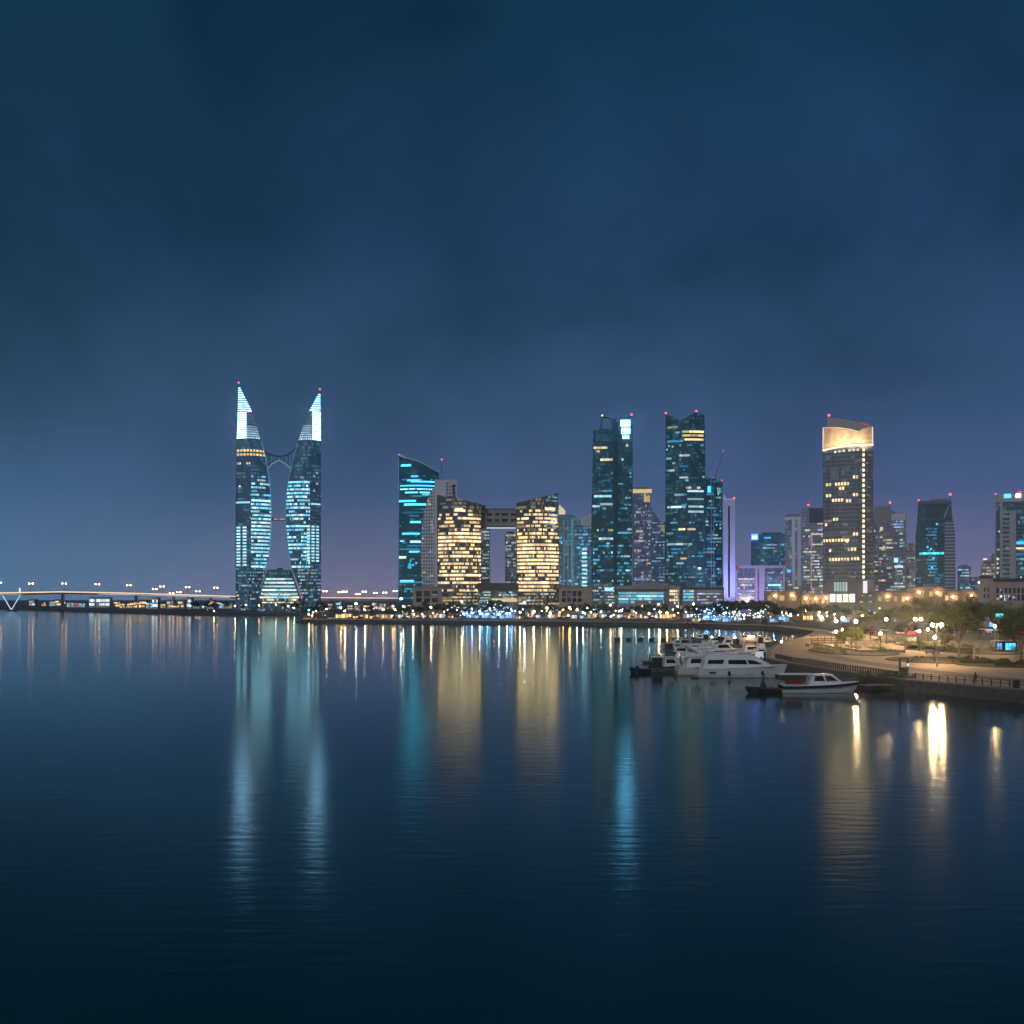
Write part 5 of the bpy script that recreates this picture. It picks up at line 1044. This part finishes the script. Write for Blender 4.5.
# canopy with cyan kiosk at right
p = ground(993, 640); t = thing('canopy', 'flat white canopy on posts behind the single globe lamp', 'canopy', p)
mb = MB(); mb.box(-3.4, 3.4, -2, 3, 3.3, 3.55); part(mb, 'roof', white_gel, t)
for x in (-3, 0, 3): mb = MB(); mb.tube([(x,-1.5,0),(x,-1.5,3.3)], .09); part(mb, 'post', grey_metal, t)
mb = MB(); mb.box(-3, 3, -1.9, -1.7, 3.05, 3.2); part(mb, 'light_strip', lit((.8,.85,1), 1.5), t)
for px, py, wd, hh, col, s, lab in ((1010.5,652,2.6,2.6,(.08,.6,.9),1.6,'kiosk with cyan lit windows left of the edge tree'),(999.5,652,1.3,2.6,(.15,.45,1),1.2,'small blue lit kiosk beside the cyan lit kiosk')):
    p = ground(px, py); t = thing('kiosk', lab, 'kiosk', p)
    mb = MB(); mb.box(-wd/2-.3, wd/2+.3, 0, 2.5, 0, hh); part(mb, 'wall', dark_metal, t); mb = MB(); mb.box(-wd/2-.6, wd/2+.6, -.5, 2.8, hh, hh+.18); part(mb, 'roof', grey_metal, t)
    n = 3 if wd > 2 else 2
    for k in range(n): mb = MB(); x = -wd/2 + wd*k/n; mb.box(x+.06, x + wd/n - .06, -.06, -.01, .5, 2.2); part(mb, 'window', lit(col, s), t)
for px, py, z0, col, s, lab in ((1000,616,9,(.05,.75,.85),1.6,'cyan lit sign panel between the trees'),(993.5,624.5,7,(.12,.42,1),1.6,'blue lit sign panel below the cyan sign')):
    d = 330; c = W(px, py, d); t = thing('lit_sign', lab, 'sign', (c.x, d, GZ))
    mb = MB(); mb.tube([(0,.2,0),(0,.2,c.z-GZ)], .1); part(mb, 'pole', dark_metal, t); mb = MB(); mb.box(-1.2,1.2,-.1,.1,c.z-GZ-.7,c.z-GZ+.7); part(mb, 'panel', lit(col, s), t)
    mb = MB(); mb.box(-1.3,1.3,.1,.2,c.z-GZ-.8,c.z-GZ+.8); part(mb, 'frame', dark_metal, t)
p = ground(911, 641); t = thing('awning_stall', 'stall with a red awning behind the dark shrubs', 'stall', p)
mb = MB(); mb.prism([(-1.6,2.2),(1.6,2.2),(1.3,2.9),(-1.3,2.9)], -1.2, 1.2); part(mb, 'awning', red_cloth, t); mb = MB(); mb.box(-1.4, 1.4, -.6, .9, 0, 1.1); part(mb, 'counter', pale_panel, t)
for x in (-1.4, 1.4): mb = MB(); mb.tube([(x,-1,0),(x,-1,2.2)], .05); part(mb, 'post', grey_metal, t)
for px, py, lab in ((929.5,654.5,'stone bench below the rounded green shrub'),(936,655,'stone bench left of the brightest twin headed lamp')):
    p = ground(px, py); t = thing('bench', lab, 'bench', p); mb = MB(); mb.box(-.9,.9,-.25,.25,.4,.52); part(mb, 'seat', coping, t); mb = MB(); mb.box(-.9,.9,.2,.3,.52,.95); part(mb, 'backrest', coping, t)
    for x in (-.7, .7): mb = MB(); mb.box(x-.1, x+.1, -.2, .2, 0, .4); part(mb, 'leg', coping, t)
# person at the railing: one skinned body
def person(loc, label, rz):
    t = thing('person', label, 'person', loc, None, rz)
    V = [(0,0,.95),(0,0,1.2),(0,0,1.42),(0,0,1.52),(0,.02,1.64),(.1,0,.9),(.12,.02,.5),(.12,.0,.06),(.12,-.14,.03),(-.1,0,.9),(-.13,-.03,.5),(-.13,.05,.06),(-.13,-.1,.03),(.2,0,1.4),(.27,-.03,1.12),(.24,-.16,.9),(-.2,0,1.4),(-.27,-.03,1.12),(-.24,-.16,.9)]
    E = [(0,1),(1,2),(2,3),(3,4),(0,5),(5,6),(6,7),(7,8),(0,9),(9,10),(10,11),(11,12),(2,13),(13,14),(14,15),(2,16),(16,17),(17,18)]
    R = [.15,.16,.15,.06,.11,.1,.07,.05,.04,.1,.07,.05,.04,.07,.05,.04,.07,.05,.04]
    me = bpy.data.meshes.new('body'); me.from_pydata(V, E, []); o = bpy.data.objects.new('body', me); C.objects.link(o); o.parent = t
    bpy.context.view_layer.objects.active = o
    md = o.modifiers.new('Skin', 'SKIN'); o.modifiers.new('Sub', 'SUBSURF').levels = 1; o.modifiers['Sub'].render_levels = 1
    if not me.skin_vertices: me.attributes  # layer is created with the modifier below
    if me.skin_vertices:
        for i, r in enumerate(R): me.skin_vertices[0].data[i].radius = (r, r)
        me.skin_vertices[0].data[0].use_root = True
    me.materials.append(plain('dark clothing', (.03,.03,.035), .9))
    mb = MB(); mb.ball((0,.03,1.7), .115, 8, 6, 1.05); part(mb, 'hair', tyre, t)
person(ground(975.5, 683.5), 'person in dark clothes standing by the quay railing', .4)

name_all()

# ------------------------------------------------------------------ lights that floodlight buildings
def spot(loc, target, energy, col, size=80, blend=.6, name='flood_lamp'):
    ld = bpy.data.lights.new(name, 'SPOT'); ld.energy = energy; ld.color = col; ld.spot_size = math.radians(size); ld.spot_blend = blend; ld.shadow_soft_size = .6
    o = bpy.data.objects.new(name, ld); C.objects.link(o); o.location = loc
    o.rotation_euler = (Vector(target) - Vector(loc)).to_track_quat('-Z', 'Y').to_euler(); return o
spot(W(729, 600, 790), W(729, 560, 820), 130000, (.35,.38,1), 100)
spot(W(745, 600, 735), W(750, 580, 760), 55000, (.5,.4,1), 120)
for x in (828, 840, 852, 866): spot(W(x, 449, 708), W(x, 436, 715), 11000, (1,.64,.33), 110)

sun = bpy.data.lights.new('fill_sun', 'SUN'); sun.energy = .95; sun.angle = math.radians(10); sun.color = (.86,.93,1)  # added soft fill from behind the camera, standing in for city glow on the fronts
so = bpy.data.objects.new('fill_sun', sun); C.objects.link(so); so.rotation_euler = (math.radians(58), 0, math.radians(-25))

# ------------------------------------------------------------------ humid night air
hm = bpy.data.materials.new('night haze'); hm.use_nodes = True
N, L = hm.node_tree.nodes, hm.node_tree.links; N.clear()
pv = N.new('ShaderNodeVolumePrincipled'); ou = N.new('ShaderNodeOutputMaterial'); L.new(pv.outputs[0], ou.inputs['Volume'])
pv.inputs['Density'].default_value = HAZE; pv.inputs['Color'].default_value = (.74,.87,1,1); pv.inputs['Anisotropy'].default_value = .93
if HAZE: mb = MB(); mb.box(-2600, 2600, -400, 3100, -4, 230); tag(mb.build('haze', hm), None, kind='stuff')
# ------------------------------------------------------------------ sky
w = bpy.data.worlds.new('World'); scn.world = w; w.use_nodes = True
N, L = w.node_tree.nodes, w.node_tree.links; N.clear()
out = N.new('ShaderNodeOutputWorld'); bg = N.new('ShaderNodeBackground'); L.new(bg.outputs[0], out.inputs[0])
tc = N.new('ShaderNodeTexCoord'); sp = N.new('ShaderNodeSeparateXYZ'); L.new(tc.outputs['Generated'], sp.inputs[0])
rp = N.new('ShaderNodeValToRGB'); cr = rp.color_ramp
stops = [(.0, (144,136,168)), (.03, (118,120,154)), (.09, (74,95,135)), (.18, (52,79,111)), (.30, (34,64,96)), (.46, (18,53,78)), (.8, (6,28,42))]
while len(cr.elements) < len(stops): cr.elements.new(.5)
for e, (ps, c) in zip(cr.elements, stops): e.position = ps; e.color = (*lin(*c), 1)
L.new(sp.outputs['Z'], rp.inputs['Fac'])
def wm(op, a, c=None):
    n = N.new('ShaderNodeMath'); n.operation = op
    for i, x in enumerate((a, c)):
        if x is None: continue
        if isinstance(x, (int, float)): n.inputs[i].default_value = x
        else: L.new(x, n.inputs[i])
    return n.outputs[0]
zz = wm('ADD', wm('MAXIMUM', sp.outputs['Z'], 0), .22)
cv = N.new('ShaderNodeCombineXYZ'); L.new(wm('DIVIDE', sp.outputs['X'], zz), cv.inputs[0]); L.new(wm('DIVIDE', sp.outputs['Y'], zz), cv.inputs[1])
cn = N.new('ShaderNodeTexNoise'); cn.inputs['Scale'].default_value = 5.2; cn.inputs['Detail'].default_value = 4; cn.inputs['Roughness'].default_value = .5; cn.inputs['Distortion'].default_value = .4; L.new(tc.outputs['Generated'], cn.inputs['Vector'])
mr = N.new('ShaderNodeMapRange'); mr.inputs['From Min'].default_value = .32; mr.inputs['From Max'].default_value = .68; mr.inputs['To Min'].default_value = .68; mr.inputs['To Max'].default_value = 1.16; L.new(cn.outputs['Fac'], mr.inputs['Value'])
fd = N.new('ShaderNodeMapRange'); fd.inputs['From Min'].default_value = .02; fd.inputs['From Max'].default_value = .2; L.new(sp.outputs['Z'], fd.inputs['Value'])   # clouds fade out in the haze near the horizon
cl = wm('ADD', wm('MULTIPLY', wm('SUBTRACT', mr.outputs[0], 1), fd.outputs[0]), 1)
# a cooler city glow low on the left
gl = N.new('ShaderNodeMapRange'); gl.inputs['From Min'].default_value = -.16; gl.inputs['From Max'].default_value = -.46; L.new(sp.outputs['X'], gl.inputs['Value'])
gz = N.new('ShaderNodeMapRange'); gz.inputs['From Min'].default_value = .15; gz.inputs['From Max'].default_value = .0; L.new(sp.outputs['Z'], gz.inputs['Value'])
mx = N.new('ShaderNodeMix'); mx.data_type = 'RGBA'; L.new(wm('MULTIPLY', wm('MULTIPLY', gl.outputs[0], gz.outputs[0]), .8), mx.inputs['Factor']); L.new(rp.outputs['Color'], mx.inputs['A']); mx.inputs['B'].default_value = (*lin(86,150,198), 1)
vm = N.new('ShaderNodeVectorMath'); vm.operation = 'SCALE'; L.new(mx.outputs['Result'], vm.inputs[0]); L.new(cl, vm.inputs['Scale'])
sky = N.new('ShaderNodeTexSky'); sky.sky_type = 'NISHITA'; sky.sun_disc = False; sky.sun_elevation = math.radians(-6); sky.sun_rotation = math.radians(200)
va = N.new('ShaderNodeVectorMath'); va.operation = 'MULTIPLY_ADD'; L.new(sky.outputs['Color'], va.inputs[0]); va.inputs[1].default_value = (.05,.05,.05); L.new(vm.outputs[0], va.inputs[2])
az = N.new('ShaderNodeMapRange'); az.inputs['From Min'].default_value = -.4; az.inputs['From Max'].default_value = .45; L.new(sp.outputs['X'], az.inputs['Value'])
tm = N.new('ShaderNodeMix'); tm.data_type = 'RGBA'; L.new(az.outputs[0], tm.inputs['Factor']); tm.inputs['A'].default_value = (.86,.95,.92,1); tm.inputs['B'].default_value = (1.06,1.08,1.18,1)
vz = N.new('ShaderNodeVectorMath'); vz.operation = 'MULTIPLY'; L.new(va.outputs[0], vz.inputs[0]); L.new(tm.outputs['Result'], vz.inputs[1])
L.new(vz.outputs[0], bg.inputs['Color']); bg.inputs['Strength'].default_value = 1.0

# ------------------------------------------------------------------ camera and render
cd = bpy.data.cameras.new('camera'); cam = bpy.data.objects.new('camera', cd); C.objects.link(cam); scn.camera = cam
cam.location = (0, 0, CZ); cam.rotation_euler = (PI/2, 0, 0); cd.sensor_width = 36; cd.lens = 36*F/1024; cd.shift_y = (HY - 512)/1024; cd.clip_end = 40000; cd.clip_start = .5
scn.view_settings.view_transform = 'Standard'; scn.view_settings.look = 'None'; scn.view_settings.exposure = 0; scn.view_settings.gamma = 1
cy = scn.cycles
cy.use_denoising = True
try: cy.denoiser = 'OPENIMAGEDENOISE'; cy.denoising_input_passes = 'RGB_ALBEDO_NORMAL'
except Exception: pass
cy.use_light_tree = True; cy.max_bounces = 4; cy.diffuse_bounces = 2; cy.glossy_bounces = 3; cy.sample_clamp_indirect = 8; cy.caustics_reflective = False; cy.caustics_refractive = False
scn.render.film_transparent = False
